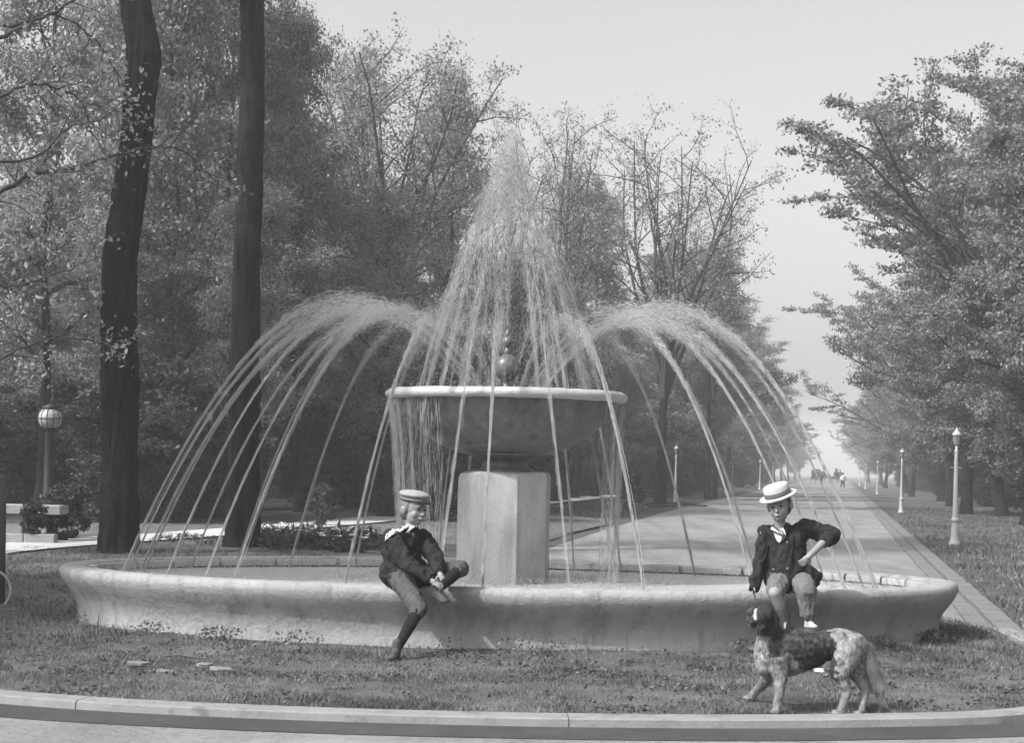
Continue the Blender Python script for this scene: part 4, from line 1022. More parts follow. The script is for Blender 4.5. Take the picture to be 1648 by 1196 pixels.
from mathutils.bvhtree import BVHTree
def bvh_world(o):
    bpy.context.view_layer.update()
    mw = o.matrix_world; return BVHTree.FromPolygons([mw @ v.co for v in o.data.vertices], [p.vertices[:] for p in o.data.polygons])
def drape(name, src, rows, off, m, parent, d=(0, 1, 0), Y0=11.6, thick=.004):
    """cloth laid on the surface of src: rows of (px, py) points dropped on it along d"""
    bv = bvh_world(src); V = []; g = len(rows[0]); last = None; dv = Vector(d)
    for row in rows:
        for (px, py) in row:
            o_ = P(px, py, 12.6) - dv * 1.0; hit = bv.ray_cast(o_, dv)
            if hit[0] is None:
                hit = bv.find_nearest(P(px, py, 12.6)); q = hit[0] + hit[1] * off
            else: q = hit[0] - dv * off
            V.append(q)
    F = [(i * g + j, i * g + j + 1, (i + 1) * g + j + 1, (i + 1) * g + j) for i in range(len(rows) - 1) for j in range(g - 1)]
    mb = MB(); mb.add(V, F); o = mb.build(name, m, parent, smooth=True, world=True)
    so = o.modifiers.new('s', 'SOLIDIFY'); so.thickness = thick; so.offset = 0
    return o
def head_prims(c, f, up, s=1.0):
    """c centre of the skull, f facing direction, up; s scale. Returns prims, frame"""
    f = Vector(f).normalized(); up = Vector(up); up = (up - f * up.dot(f)).normalized(); r = f.cross(up)   # r = figure's right
    W = lambda a, b, d: Vector(c) + (r * a + f * b + up * d) * s
    M3 = Matrix((r, f, up)).transposed()
    P_ = [el(W(0, -.008, .02), (.071 * s, .090 * s, .088 * s), M3), el(W(0, .02, -.035), (.057 * s, .062 * s, .068 * s), M3), el(W(0, .050, -.076), (.026 * s, .026 * s, .020 * s), M3),
          rc(W(0, .078, -.004), W(0, .095, -.024), .007 * s, .0095 * s), el(W(0, .090, -.027), (.012 * s, .010 * s, .007 * s), M3),
          el(W(.032, .050, -.03), (.024 * s, .024 * s, .028 * s), M3), el(W(-.032, .050, -.03), (.024 * s, .024 * s, .028 * s), M3),
          el(W(0, .075, .022), (.042 * s, .014 * s, .010 * s), M3), el(W(0, .079, -.052), (.021 * s, .012 * s, .010 * s), M3)]
    for sg in (-1, 1):
        P_ += [el(W(sg * .073, -.012, -.012), (.010 * s, .019 * s, .029 * s), M3), el(W(sg * .080, -.018, -.008), (.008 * s, .015 * s, .022 * s), M3)]
    return P_, W, M3
def face_details(W, M3, s, parent, dark=False):
    for sg in (-1, 1):
        mb = MB(); mb.add(*el(W(sg * .028, .079, .004), (.010 * s, .006 * s, .0065 * s), M3, 10, 8)); mb.build('eye', M['eye'], parent, smooth=True, world=True)
        mb = MB(); mb.add(*rc(W(sg * .014, .087, .022), W(sg * .042, .078, .024), .0022 * s, .0018 * s, 6)); mb.build('eyebrow', M['hair'], parent, smooth=True, world=True)
    mb = MB(); mb.add(*el(W(0, .090, -.052), (.014 * s, .005 * s, .0028 * s), M3, 10, 8)); mb.build('mouth', M['lip'], parent, smooth=True, world=True)
def hand_prims(wrist, tip_dir, palm_n, s=1.0, curl=.6, thumb_side=1):
    d = Vector(tip_dir).normalized(); nrm = Vector(palm_n); nrm = (nrm - d * nrm.dot(d)).normalized(); side = d.cross(nrm) * thumb_side
    w = Vector(wrist); out = [rc(w, w + d * .02 * s, .019 * s, .024 * s)]
    pc = w + d * .045 * s; M3 = Matrix((side, d, nrm)).transposed(); out.append(el(pc, (.030 * s, .036 * s, .013 * s), M3))
    for i, (o_, L) in enumerate([(.023, .054), (.008, .060), (-.008, .056), (-.023, .044)]):
        b = w + d * .072 * s + side * o_ * s; a1 = curl * .6; a2 = curl * 1.6
        m = b + (d * math.cos(a1) + nrm * math.sin(a1)) * L * .5 * s; e = m + (d * math.cos(a2) + nrm * math.sin(a2)) * L * .5 * s
        out += [rc(b, m, .0085 * s, .0078 * s, 8), rc(m, e, .0078 * s, .0062 * s, 8)]
    b = w + d * .025 * s + side * .024 * s; m = b + (d * .6 + side * .7 + nrm * .3).normalized() * .03 * s; e = m + (d * .8 + side * .25 + nrm * .5).normalized() * .026 * s
    out += [rc(b, m, .011 * s, .0095 * s, 8), rc(m, e, .0095 * s, .007 * s, 8)]
    return out
def shoe_prims(ankle, heel_down, toe_dir, s=1.0):
    a = Vector(ankle); dn = Vector(heel_down).normalized(); td = Vector(toe_dir); td = (td - dn * td.dot(dn)).normalized(); sd = td.cross(dn); M3 = Matrix((sd, td, dn)).transposed()
    W = lambda x, y, z: a + (sd * x + td * y + dn * z) * s
    return [rc(W(0, -.005, -.055), W(0, -.002, .02), .036 * s, .036 * s), el(W(0, -.008, .045), (.034 * s, .045 * s, .028 * s), M3), el(W(0, .06, .048), (.036 * s, .065 * s, .026 * s), M3), el(W(0, .10, .052), (.038 * s, .045 * s, .022 * s), M3), rc(W(0, .01, .02), W(0, .08, .04), .034 * s, .026 * s)]

# ---- boy in the sailor suit, sitting sideways on the rim holding his foot
b1 = empty('person', (P(655, 945, 12.75).x, 12.75, .54), 'boy in dark sailor jacket and light cap on the basin rim, holding his crossed foot', 'person')
f1 = Vector((.90, -.42, -.08))
pel = P(655, 928, 12.78); che = P(651, 880, 12.76); nk = P(660, 852, 12.75); hd = P(666, 819, 12.73)
shR, shL = P(630, 866, 12.62), P(680, 866, 12.88)
elR, haR = P(655, 908, 12.44), P(694, 935, 12.33)
elL, haL = P(700, 897, 12.70), P(708, 925, 12.50)
hiR, hiL = P(644, 931, 12.70), P(664, 930, 12.84)
knR, anR = P(674, 980, 12.26), P(638, 1047, 12.0)
knL, anL = P(741, 916, 12.66), P(704, 950, 12.36)
fh = Vector((.70, -.70, -.13)); hp, W1, M31 = head_prims(hd, fh, (0.06, 0, 1), 1.24)
hR = hand_prims(haR, P(716, 947, 12.30) - haR, Vector((.1, .5, -.8)), 1.0, .9, 1)
hL = hand_prims(haL, P(722, 946, 12.36) - haL, Vector((-.2, .1, -1)), 1.0, .9, -1)
body = hp + [rc(nk + Vector((0, 0, -.03)), hd + Vector((-.01, 0, -.04)), .044, .045), rc(che, nk, .10, .05), rc(pel, che, .11, .11), rc(che + (shR - che) * .5, shR, .07, .05), rc(che + (shL - che) * .5, shL, .07, .05),
    rc(shR, elR, .044, .034), rc(elR, haR, .034, .022), rc(shL, elL, .044, .034), rc(elL, haL, .034, .022), rc(pel, hiR, .09, .075), rc(pel, hiL, .09, .075),
    rc(hiR, knR, .074, .048), rc(knR, knR + (anR - knR) * .35, .046, .043), rc(knR + (anR - knR) * .35, anR, .043, .026), rc(hiL, knL, .074, .048), rc(knL, knL + (anL - knL) * .35, .046, .043), rc(knL + (anL - knL) * .35, anL, .043, .026),
    rc(anR, anR + Vector((-.005, -.01, -.03)), .024, .018), rc(anL, anL + Vector((.01, .0, -.02)), .024, .018)] + hR + hL
body = sculpt('body', body, .0045, M['skin'], b1, 3)
S1 = 1.24; face_details(W1, M31, S1, b1)
# hair round the back and sides under the cap
def hair_cap(W, M3, s, m, parent, low=-.02):
    pr = [el(W(0, -.020, .022), (.079 * s, .091 * s, .091 * s), M3), el(W(0, -.05, -.025), (.068 * s, .050 * s, .062 * s), M3)]
    pc = W(0, .028, .04); n = (W(0, 1, -.25) - W(0, 0, 0)).normalized()
    return sculpt('hair', pr, .006, m, parent, 3, .002, 60, cut=[(pc, n)])
hair_cap(W1, M31, S1, M['hair'], b1)
cp = sculpt('cap', [el(W1(0, -.010, .088), (.098 * S1, .106 * S1, .030 * S1), M31), el(W1(0, -.012, .070), (.080 * S1, .094 * S1, .034 * S1), M31)], .005, M['cap'], b1, 3, .002, 30)
mb = MB(); cpt = W1(0, -.010, .058); mb.torus(cpt, .081 * S1, .011, M31 @ Matrix.Diagonal((1, 1.14, 1)), n=36, m=8); mb.build('band', M['band'], cp, smooth=True, world=True)
pk = [el(W1(0, .088, .048), (.056 * S1, .040 * S1, .006 * S1), M31)]
sculpt('peak', pk, .004, M['stocking'], cp, 1)
tors = [rc(pel + Vector((-.035, 0, .04)), che + Vector((-.02, 0, 0)), .150, .145), rc(che, nk + Vector((0, 0, -.02)), .125, .066), rc(che + (shR - che) * .55, shR, .095, .070), rc(che + (shL - che) * .55, shL, .095, .070),
    rc(shR, elR, .072, .066), rc(elR, haR - (haR - elR) * .15, .066, .044), rc(shL, elL, .072, .070), rc(elL, haL - (haL - elL) * .2, .070, .046), rc(pel + Vector((-.06, 0, .035)), pel + Vector((.03, -.01, .025)), .155, .14), el(pel + Vector((-.025, 0, .0)), (.195, .18, .03)), rc(che + Vector((-.12, .03, .05)), pel + Vector((-.10, .02, .06)), .07, .10)]
jk = sculpt('jacket', tors, .0075, M['wool_dark'], b1, 1, .020, 15)
# sailor collar: a square flap down the back, edged with braid
r1 = f1.cross(Vector((0, 0, 1))).normalized(); ff = Vector((f1.x, f1.y, 0)).normalized(); bk = -ff
cpts = []
V = []; g = 9
for i in range(g):
    for j in range(6):
        u = (i / (g - 1) - .5) * 2; v = j / 5
        p = nk + r1 * (u * (.08 + .10 * v)) + bk * (.045 + .075 * v - .05 * u * u * (1 - .3 * v)) + Vector((0, 0, .012 - .135 * v * (1 - .2 * u * u) - .01 * u * u))
        V.append(p)
F = [(i * 6 + j, (i + 1) * 6 + j, (i + 1) * 6 + j + 1, i * 6 + j + 1) for i in range(g - 1) for j in range(5)]
mb = MB(); mb.add(V, F); co = mb.build('collar', M['wool_dark'], jk, smooth=True, world=True); so = co.modifiers.new('s', 'SOLIDIFY'); so.thickness = .007; so.offset = 0
# braid in loops across the near shoulder, lying on the collar
bvj = bvh_world(jk)
for row in range(2):
    pts = []
    for k in range(40):
        t = k / 39; px = 621 + 48 * t; py = 864 - 20 * t - 6 * math.sin(t * 3.14) + 2.6 * math.sin(k * 1.9 + row * 2) + row * 4.5
        h_ = bvj.ray_cast(P(px, py, 12.6) - Vector((0, 1, 0)), Vector((0, 1, 0)))
        if h_[0] is None: h_ = bvj.find_nearest(P(px, py, 12.6))
        pts.append(h_[0] + Vector((0, -.012, .004)))
    MB().tube(pts, [.0048] * len(pts), 5).build('braid', M['braid'], jk, smooth=True, world=True)
sculpt('knickers', [rc(pel, hiR, .115, .098), rc(pel, hiL, .115, .098), rc(hiR, knR, .094, .066), rc(knR, knR + (anR - knR) * .12, .066, .056), rc(hiL, knL, .094, .066), rc(knL, knL + (anL - knL) * .14, .066, .054)], .0075, M['wool_mid'], b1, 1, .014, 17)
for k_, a_2 in ((knR, anR), (knL, anL)):
    sculpt('stocking', [rc(k_ + (a_2 - k_) * .02, k_ + (a_2 - k_) * .35, .051, .049), rc(k_ + (a_2 - k_) * .35, a_2, .049, .032)], .006, M['stocking'], b1, 3, .0015, 40)
sculpt('shoe', shoe_prims(anR, Vector((-.02, -.02, -1)), Vector((-.25, -.95, -.1)), .95), .006, M['shoe'], b1, 3)
sculpt('shoe', shoe_prims(anL, Vector((.0, .35, -1)), P(733, 984, 12.22) - anL + Vector((0, -.05, .04)), .95), .006, M['shoe'], b1, 3)

# ---- boy with the straw hat, hand on hip, legs over the rim
b2 = empty('person', (P(1265, 945, 12.75).x, 12.75, .54), 'boy in straw boater and dark jacket on the basin rim behind the dog', 'person')
f2 = Vector((-.36, -.92, -.14))
pel = P(1270, 930, 12.80); che = P(1266, 878, 12.80); nk = P(1256, 846, 12.78); hd = P(1254, 814, 12.74)
shR, shL = P(1232, 858, 12.80), P(1296, 850, 12.82)
elR, haR = P(1224, 903, 12.80), P(1216, 938, 12.70)
elL, haL = P(1337, 862, 12.80), P(1304, 894, 12.60)
hiR, hiL = P(1255, 934, 12.75), P(1288, 934, 12.76)
knR, anR = P(1247, 955, 12.42), P(1266, 1002, 12.50)
knL, anL = P(1298, 952, 12.42), P(1301, 1000, 12.44)
S2 = 1.2; hp, W2, M32 = head_prims(hd, f2, (-.16, 0, 1), S2)
hR = hand_prims(haR, Vector((-.25, .0, -1)), Vector((.6, -.2, .1)), 1.0, .5, 1)
hL = hand_prims(haL, P(1290, 908, 12.60) - haL, Vector((-.2, 1, -.1)), 1.0, .8, 1)
body = hp + [rc(nk + Vector((0, 0, -.03)), hd + Vector((0, 0.01, -.04)), .046, .045), rc(che, nk, .10, .05), rc(pel, che, .11, .11), rc(che + (shR - che) * .5, shR, .07, .05), rc(che + (shL - che) * .5, shL, .07, .05),
    rc(shR, elR, .044, .034), rc(elR, haR, .034, .022), rc(shL, elL, .044, .036), rc(elL, haL, .036, .024), rc(pel, hiR, .09, .075), rc(pel, hiL, .09, .075),
    rc(hiR, knR, .074, .050), rc(knR, knR + (anR - knR) * .35, .050, .047), rc(knR + (anR - knR) * .35, anR, .047, .028), rc(hiL, knL, .074, .050), rc(knL, anL, .046, .028),
    rc(anR, anR + Vector((-.01, -.06, -.04)), .026, .022), rc(anL, anL + Vector((.01, -.06, -.04)), .026, .022)] + hR + hL
sculpt('body', body, .0045, M['skin'], b2, 3)
face_details(W2, M32, S2, b2)
hair_cap(W2, M32, S2, M['dark_hair'], b2)
# boater
r2 = M32.col[0]; 
hat = empty('x', (0, 0, 0), None, None); bpy.data.objects.remove(hat)
tilt = M32 @ Matrix.Rotation(R_(6), 3, 'Y') @ Matrix.Rotation(R_(-7), 3, 'X')
hc = W2(0, -.012, .062)
def lathe_at(prof, c, M3, n=40, sy=1.0):
    V = []; F = []; m = len(prof)
    for i in range(n):
        a = 2 * math.pi * i / n
        for r, z in prof: V.append(Vector(c) + M3 @ Vector((r * math.cos(a), r * math.sin(a) * sy, z)))
    for i in range(n):
        for k in range(m - 1): F.append((i * m + k, ((i + 1) % n) * m + k, ((i + 1) % n) * m + k + 1, i * m + k + 1))
    return V, F
mb = MB(); mb.add(*lathe_at([(.092, -.004), (.140, -.008), (.150, -.004), (.150, .004), (.140, .004), (.104, .006), (.103, .02), (.102, .080), (.097, .088), (.06, .091), (.001, .092)], hc, tilt, 44, 1.12))
hat = mb.build('straw_hat', M['straw'], b2, auto=45, world=True)
mb = MB(); mb.add(*lathe_at([(.1035, .007), (.1055, .010), (.1055, .043), (.1035, .046)], hc, tilt, 44, 1.12)); mb.build('ribbon', M['band'], hat, smooth=True, world=True)
tors = [rc(pel + Vector((0, 0, .02)), che + Vector((0, .012, 0)), .145, .122), rc(che + Vector((0, .02, 0)), nk + Vector((.005, .035, -.02)), .115, .062), rc(che + (shR - che) * .55, shR, .085, .066), rc(che + (shL - che) * .55, shL, .085, .068),
    rc(che + Vector((-.075, -.03, .03)), pel + Vector((-.06, -.03, .05)), .055, .08), rc(che + Vector((.07, -.03, .06)), pel + Vector((.05, -.03, .05)), .07, .085), rc(nk + Vector((.055, .0, -.03)), che + Vector((.06, -.02, -.02)), .045, .085), rc(nk + Vector((-.06, .0, -.05)), che + Vector((-.05, -.02, -.03)), .040, .085),
    rc(shR, elR, .064, .056), rc(elR, haR + (elR - haR) * .1, .056, .046), rc(shL, elL, .070, .074), rc(elL, elL + (haL - elL) * .28, .074, .056), rc(pel + Vector((-.11, -.03, .0)), pel + Vector((.13, -.05, .0)), .095, .105), rc(pel + Vector((.05, -.02, .06)), pel + Vector((.215, -.02, .01)), .10, .045), rc(che + Vector((-.02, 0, 0)), pel + Vector((-.02, -.02, .04)), .135, .16), rc(haR + Vector((.0, 0, .03)), haR + Vector((-.01, .0, -.03)), .05, .045)]
jk = sculpt('jacket', tors, .0075, M['wool_dark'], b2, 1, .020, 15)
rows = []
for k in range(12):
    t = k / 11; y = 835 + 40 * t; cx = 1253 + 4 * t; hw = 13 * (1 - t) ** .75 + .4
    rows.append([(cx - hw + 2 * hw * j / 6, y) for j in range(7)])
drape('shirt', jk, rows, .010, M['shirt'], b2)
for sg in (-1, 1):       # lapels folded back either side of the shirt
    rows = []
    for k in range(12):
        t = k / 11; y = 833 + 43 * t; cx = 1253 + 4 * t; hw = 13 * (1 - t) ** .75 + .6; w_ = 2 + 7 * math.sin(t * 3.1) ** .7 if 0 < t < 1 else 2
        rows.append([(cx + sg * (hw + w_ * j / 3), y - 2 * j / 3) for j in range(4)])
    drape('lapel', jk, rows, .014, M['lapel'], jk, thick=.006)
mb = MB()
for (px, py, Y) in [(1269, 874, 12.60), (1268, 916, 12.58), (1247, 918, 12.6)]: mb = MB(); h_ = bvh_world(jk).ray_cast(P(px, py, 12.6) - Vector((0, 1, 0)), Vector((0, 1, 0))); mb.add(*el((h_[0] if h_[0] else P(px, py, Y)) + Vector((0, -.003, 0)), (.010, .005, .010))); mb.build('button', M['cobble'], jk, smooth=True, world=True)
sculpt('knickers', [rc(pel, hiR, .12, .10), rc(pel, hiL, .12, .10), rc(hiR, knR + (hiR - knR) * .15, .092, .072), rc(hiL, knL, .092, .078), rc(knL, knL + (anL - knL) * .78, .078, .058)], .0075, M['wool_grey'], b2, 1, .014, 17)
sculpt('shoe', shoe_prims(anL, Vector((0, -.1, -1)), Vector((.3, -.95, -.25)), .85), .006, M['shoe_b'], b2, 3)
sculpt('shoe', shoe_prims(anR, Vector((0, -.1, -1)), Vector((.1, -.95, -.3)), .85), .006, M['stocking'], b2, 3)
sculpt('sock', [rc(knR + (anR - knR) * .5, anR, .046, .034)], .006, M['stocking_grey'], b2, 2)

# ---- the dog
DY = 9.78
dg_ = empty('dog', (P(1310, 1150, DY).x, DY, .06), 'shaggy setter-like dog with dark head and mottled pale legs standing on the lawn edge', 'dog')
D = lambda x, y, dy=0.0: P(x, y, DY + dy)
dogp = [
    el(D(1252, 1050), (.110, .092, .138)), rc(D(1250, 1045), D(1300, 1040), .115, .110), rc(D(1300, 1040), D(1350, 1038), .106, .086), rc(D(1262, 1066), D(1310, 1054), .096, .080), rc(D(1350, 1038), D(1372, 1042), .100, .094),
    rc(D(1236, 1050), D(1240, 1018, -.03), .090, .070), rc(D(1240, 1030, -.02), D(1234, 1000, -.06), .075, .062), el(D(1230, 1062, -.03), (.060, .070, .100)),
    # head, turned towards the camera
    el(D(1230, 989, -.09), (.062, .070, .058)), rc(D(1226, 994, -.12), D(1213, 1003, -.20), .046, .034), el(D(1212, 1004, -.215), (.030, .024, .026)), rc(D(1227, 1003, -.11), D(1215, 1012, -.18), .034, .022), el(D(1222, 984, -.13), (.038, .025, .022)),
    # near foreleg, straight down
    rc(D(1250, 1062, -.075), D(1256, 1092, -.085), .072, .046), rc(D(1256, 1092, -.085), D(1253, 1122, -.10), .042, .029), rc(D(1253, 1122, -.10), D(1250, 1142, -.10), .028, .026), el(D(1247, 1147, -.12), (.031, .042, .019)), 
    # far foreleg, reaching forward
    rc(D(1234, 1068, .07), D(1238, 1088, .12), .060, .045), rc(D(1238, 1088, .12), D(1224, 1106, .24), .040, .028), rc(D(1224, 1106, .24), D(1211, 1119, .28), .027, .024), el(D(1205, 1124, .28), (.036, .030, .017)),
    # near hind leg
    rc(D(1366, 1048, -.05), D(1352, 1082, -.08), .092, .062), rc(D(1352, 1082, -.08), D(1364, 1114, -.09), .052, .026), rc(D(1364, 1114, -.09), D(1354, 1140, -.11), .025, .023), el(D(1347, 1149, -.13), (.036, .038, .018)),
    # far hind leg
    rc(D(1376, 1048, .05), D(1378, 1082, .02), .086, .056), rc(D(1378, 1082, .02), D(1393, 1112, -.02), .048, .026), rc(D(1393, 1112, -.02), D(1387, 1140, -.06), .025, .023), el(D(1381, 1149, -.09), (.034, .038, .018)),
]
hd_c = D(1230, 989, -.09)
def coat(p):
    # p in world space
    n1 = 1.4 * mnoise.noise(Vector(p) * 8) ; n2 = mnoise.noise(Vector(p) * 28); n3 = mnoise.noise(Vector(p) * 70)
    ref = D(1300, 1040); x = (p.x - D(1240, 1040).x) / (D(1370, 1040).x - D(1240, 1040).x); z = p.z
    dark = 0.028; pale = .33
    if z > D(1230, 1022).z and x < .12:                       # head
        v = dark
        bl = D(1215, 990, -.18); q = Vector(p) - bl
        if abs(p.x - (bl.x + (p.z - bl.z) * .25)) < .009 + .010 * (p.z < D(1215, 1000).z) and p.y < DY - .14 and z < D(1222, 977).z: v = pale * 1.1
        if z < D(1212, 999).z and p.y < DY - .15: v = pale * .6
        if p.y < DY - .228: v = .015
        return (v * (1 + .5 * n3),) * 3
    x += .12 * n1 + .06 * n2; z += .05 * n1 + .02 * n2
    saddle = (-.02 < x < .80) and z > D(1300, 1088).z and not (x < .17 and z < D(1240, 1048).z)
    if saddle and n1 * .25 + n2 * .15 + (z - D(1300, 1070).z) * 2 > -.12 - (x > .25) * .4: v = dark * (.5 + 1.0 * max(0, n3 + .3)) + .05 * max(0, n2 + .2) * (1 if z > D(1300, 1038).z else .1) + .07 * max(0, n2) * (x < .2)
    else: v = pale * (.55 + .22 * n2 + .15 * n1 + .25 * n3) * (.7 if n2 + .5 * n3 < -.15 else 1)
    if z < D(1300, 1092).z: v = pale * .5 * (1 + .35 * n2)
    if x > .8 and z > D(1370, 1045).z: v = pale * (.55 + .5 * n2)
    return (max(v * (1 + .35 * n3), .012),) * 3
def coat_mat():
    m = bpy.data.materials.new('dog_coat'); m.use_nodes = True; nt = m.node_tree; N = nt.nodes; L = nt.links
    a = N.new('ShaderNodeAttribute'); a.attribute_name = 'coat'; b = N['Principled BSDF']; b.inputs['Roughness'].default_value = .75; b.inputs['Specular IOR Level'].default_value = .25
    L.new(a.outputs['Color'], b.inputs['Base Color']); tc = N.new('ShaderNodeTexCoord'); mp = N.new('ShaderNodeMapping'); mp.inputs['Scale'].default_value = (1, 1, .3); nz = N.new('ShaderNodeTexNoise'); nz.inputs['Scale'].default_value = 130; nz.inputs['Detail'].default_value = 4
    L.new(tc.outputs['Object'], mp.inputs[0]); L.new(mp.outputs[0], nz.inputs[0]); bp = N.new('ShaderNodeBump'); bp.inputs['Strength'].default_value = .6; bp.inputs['Distance'].default_value = .01; L.new(nz.outputs[0], bp.inputs['Height']); L.new(bp.outputs[0], b.inputs['Normal']); return m
M['coat'] = coat_mat()
dog_body = sculpt('body', dogp, .0065, M['coat'], dg_, 5, .0035, 26, paint=coat)
tail = [rc(D(1380, 1036), D(1394, 1044, .02), .034, .030), rc(D(1394, 1044, .02), D(1402, 1070, .03), .030, .040), rc(D(1402, 1070, .03), D(1411, 1100, .03), .040, .044), rc(D(1411, 1100, .03), D(1421, 1130, .03), .036, .008)]
sculpt('tail', tail, .0065, M['coat'], dg_, 4, .006, 30, paint=lambda p: (max(.05, .36 * (.8 + .5 * mnoise.noise(Vector(p) * 20))),) * 3)
for sg, (a, b_2, c_) in (('n', ((1240, 982, -.10), (1249, 998, -.09), (1246, 1014, -.09))), ('f', ((1216, 979, -.06), (1206, 988, -.07), (1205, 1000, -.08)))):
    sculpt('ear', [rc(D(*a), D(*b_2), .018, .026), rc(D(*b_2), D(*c_), .026, .016)], .005, M['coat'], dg_, 4, .003, 40, paint=lambda p: (.02 + .02 * (mnoise.noise(Vector(p) * 30) > 0),) * 3)
for (x, y) in ((1211, 992), (1226, 991)):
    mb = MB(); mb.add(*el(D(x, y, -.162 if x > 1220 else -.155), (.0075, .006, .0075))); mb.build('eye', M['eye'], dg_, smooth=True, world=True)
mb = MB(); mb.add(*el(D(1210, 1003, -.237), (.013, .010, .010))); mb.build('nose', M['eye'], dg_, smooth=True, world=True)
# shaggy hair over the coat: slim tufts following the surface, combed downwards
def tufts(src, n, length, seed, parent):
    rt = np.random.RandomState(seed); me = src.data; nv = len(me.vertices)
    co = np.empty(nv * 3, dtype=np.float32); me.vertices.foreach_get('co', co); co = co.reshape(-1, 3); nr = np.empty(nv * 3, dtype=np.float32); me.vertices.foreach_get('normal', nr); nr = nr.reshape(-1, 3)
    cl = np.empty(nv * 4, dtype=np.float32); me.color_attributes['coat'].data.foreach_get('color', cl); cl = cl.reshape(-1, 4)
    i = rt.randint(0, nv, n); p = co[i]; nn = nr[i]; g = np.tile([.25, 0, -1.0], (n, 1)) + rt.normal(size=(n, 3)) * .25; t = g - nn * (g * nn).sum(1)[:, None]; t /= np.linalg.norm(t, axis=1)[:, None] + 1e-6
    d = t + nn * .28; sd = np.cross(d, nn); sd /= np.linalg.norm(sd, axis=1)[:, None] + 1e-6; L = length * (.5 + rt.rand(n))[:, None]; w_ = .0016
    V = np.stack([p - sd * w_ + nn * .001, p + sd * w_ + nn * .001, p + d * L], 1).reshape(-1, 3)
    m2 = mesh_np('fur', V, np.arange(n * 3).reshape(-1, 3)); at = m2.color_attributes.new('coat', 'FLOAT_COLOR', 'POINT')
    c = np.repeat(cl[i] * (.6 + .8 * rt.rand(n))[:, None], 3, axis=0).astype(np.float32); c[:, 3] = 1; at.data.foreach_set('color', c.ravel())
    o = world_child('fur', m2, M['coat'], parent); o['kind'] = 'stuff'
tufts(dog_body, 16000, .015, 3, dg_)
tufts([c for c in dg_.children if c.name.startswith('tail')][0], 5000, .045, 4, dg_)

# ------------------------------------------------------------------ far figures on the avenue
q = P(1356, 786, 167); wm = empty('person', (q.x, 167, 0), 'distant man in a white shirt and dark trousers walking on the avenue', 'person')
o0 = Vector((q.x, 167, 0)); A = lambda x, y, z: o0 + Vector((x, y, z))
sculpt('body', [el(A(0, 0, 1.42), (.09, .10, .12)), rc(A(0, 0, 1.2), A(0, 0, 1.33), .07, .06), rc(A(0, 0, .82), A(0, 0, 1.15), .13, .17), rc(A(-.17, 0, 1.15), A(-.27, -.05, .9), .055, .045), rc(A(-.27, -.05, .9), A(-.22, -.15, .72), .045, .035), rc(A(.17, 0, 1.15), A(.30, .02, .95), .055, .045), rc(A(.30, .02, .95), A(.36, 0, .78), .045, .035), rc(A(-.08, 0, .8), A(-.13, -.1, .42), .09, .065), rc(A(-.13, -.1, .42), A(-.16, 0, .08), .06, .04), rc(A(.08, 0, .8), A(.13, .08, .42), .09, .065), rc(A(.13, .08, .42), A(.2, .15, .08), .06, .04), el(A(-.16, -.05, .04), (.05, .12, .04)), el(A(.2, .1, .04), (.05, .12, .04))], .025, M['skin'], wm, 2)
sculpt('shirt', [rc(A(0, 0, .85), A(0, 0, 1.15), .15, .19), rc(A(-.17, 0, 1.15), A(-.27, -.05, .9), .07, .06), rc(A(.17, 0, 1.15), A(.30, .02, .95), .07, .06)], .025, M['shirt'], wm, 2)
sculpt('trousers', [rc(A(-.08, 0, .82), A(-.13, -.1, .42), .12, .09), rc(A(-.13, -.1, .42), A(-.16, 0, .1), .09, .07), rc(A(.08, 0, .82), A(.13, .08, .42), .12, .09), rc(A(.13, .08, .42), A(.2, .15, .1), .09, .07)], .025, M['cloth_d'], wm, 2)
sculpt('hat', [el(A(0, 0, 1.52), (.17, .17, .02)), el(A(0, 0, 1.56), (.10, .11, .07))], .02, M['cloth_d'], wm, 1)

def horse(root_loc, rz, label):
    h = empty('horse', root_loc, label, 'horse', None, rz); T = Matrix.Translation(root_loc) @ Matrix.Rotation(rz, 4, 'Z'); W = lambda x, y, z: T @ Vector((x, y, z))
    pr = [rc(W(0, -.45, 1.15), W(0, .4, 1.15), .27, .28), rc(W(0, .5, 1.2), W(0, .95, 1.7), .2, .12), rc(W(0, .95, 1.72), W(0, 1.3, 1.5), .12, .075)]
    for sx in (-.13, .13):
        pr += [rc(W(sx, .45, 1.05), W(sx, .47, .55), .11, .06), rc(W(sx, .47, .55), W(sx, .45, .06), .05, .045), rc(W(sx, -.5, 1.1), W(sx, -.42, .7), .15, .08), rc(W(sx, -.42, .7), W(sx, -.6, .5), .07, .05), rc(W(sx, -.6, .5), W(sx, -.55, .05), .045, .045), el(W(sx * .7, .98, 1.86), (.03, .03, .07))]
    sculpt('body', pr, .035, M['horse'], h, 2)
    sculpt('tail', [rc(W(0, -.72, 1.2), W(0, -.9, .6), .06, .05)], .03, M['horse'], h, 1)
    return h
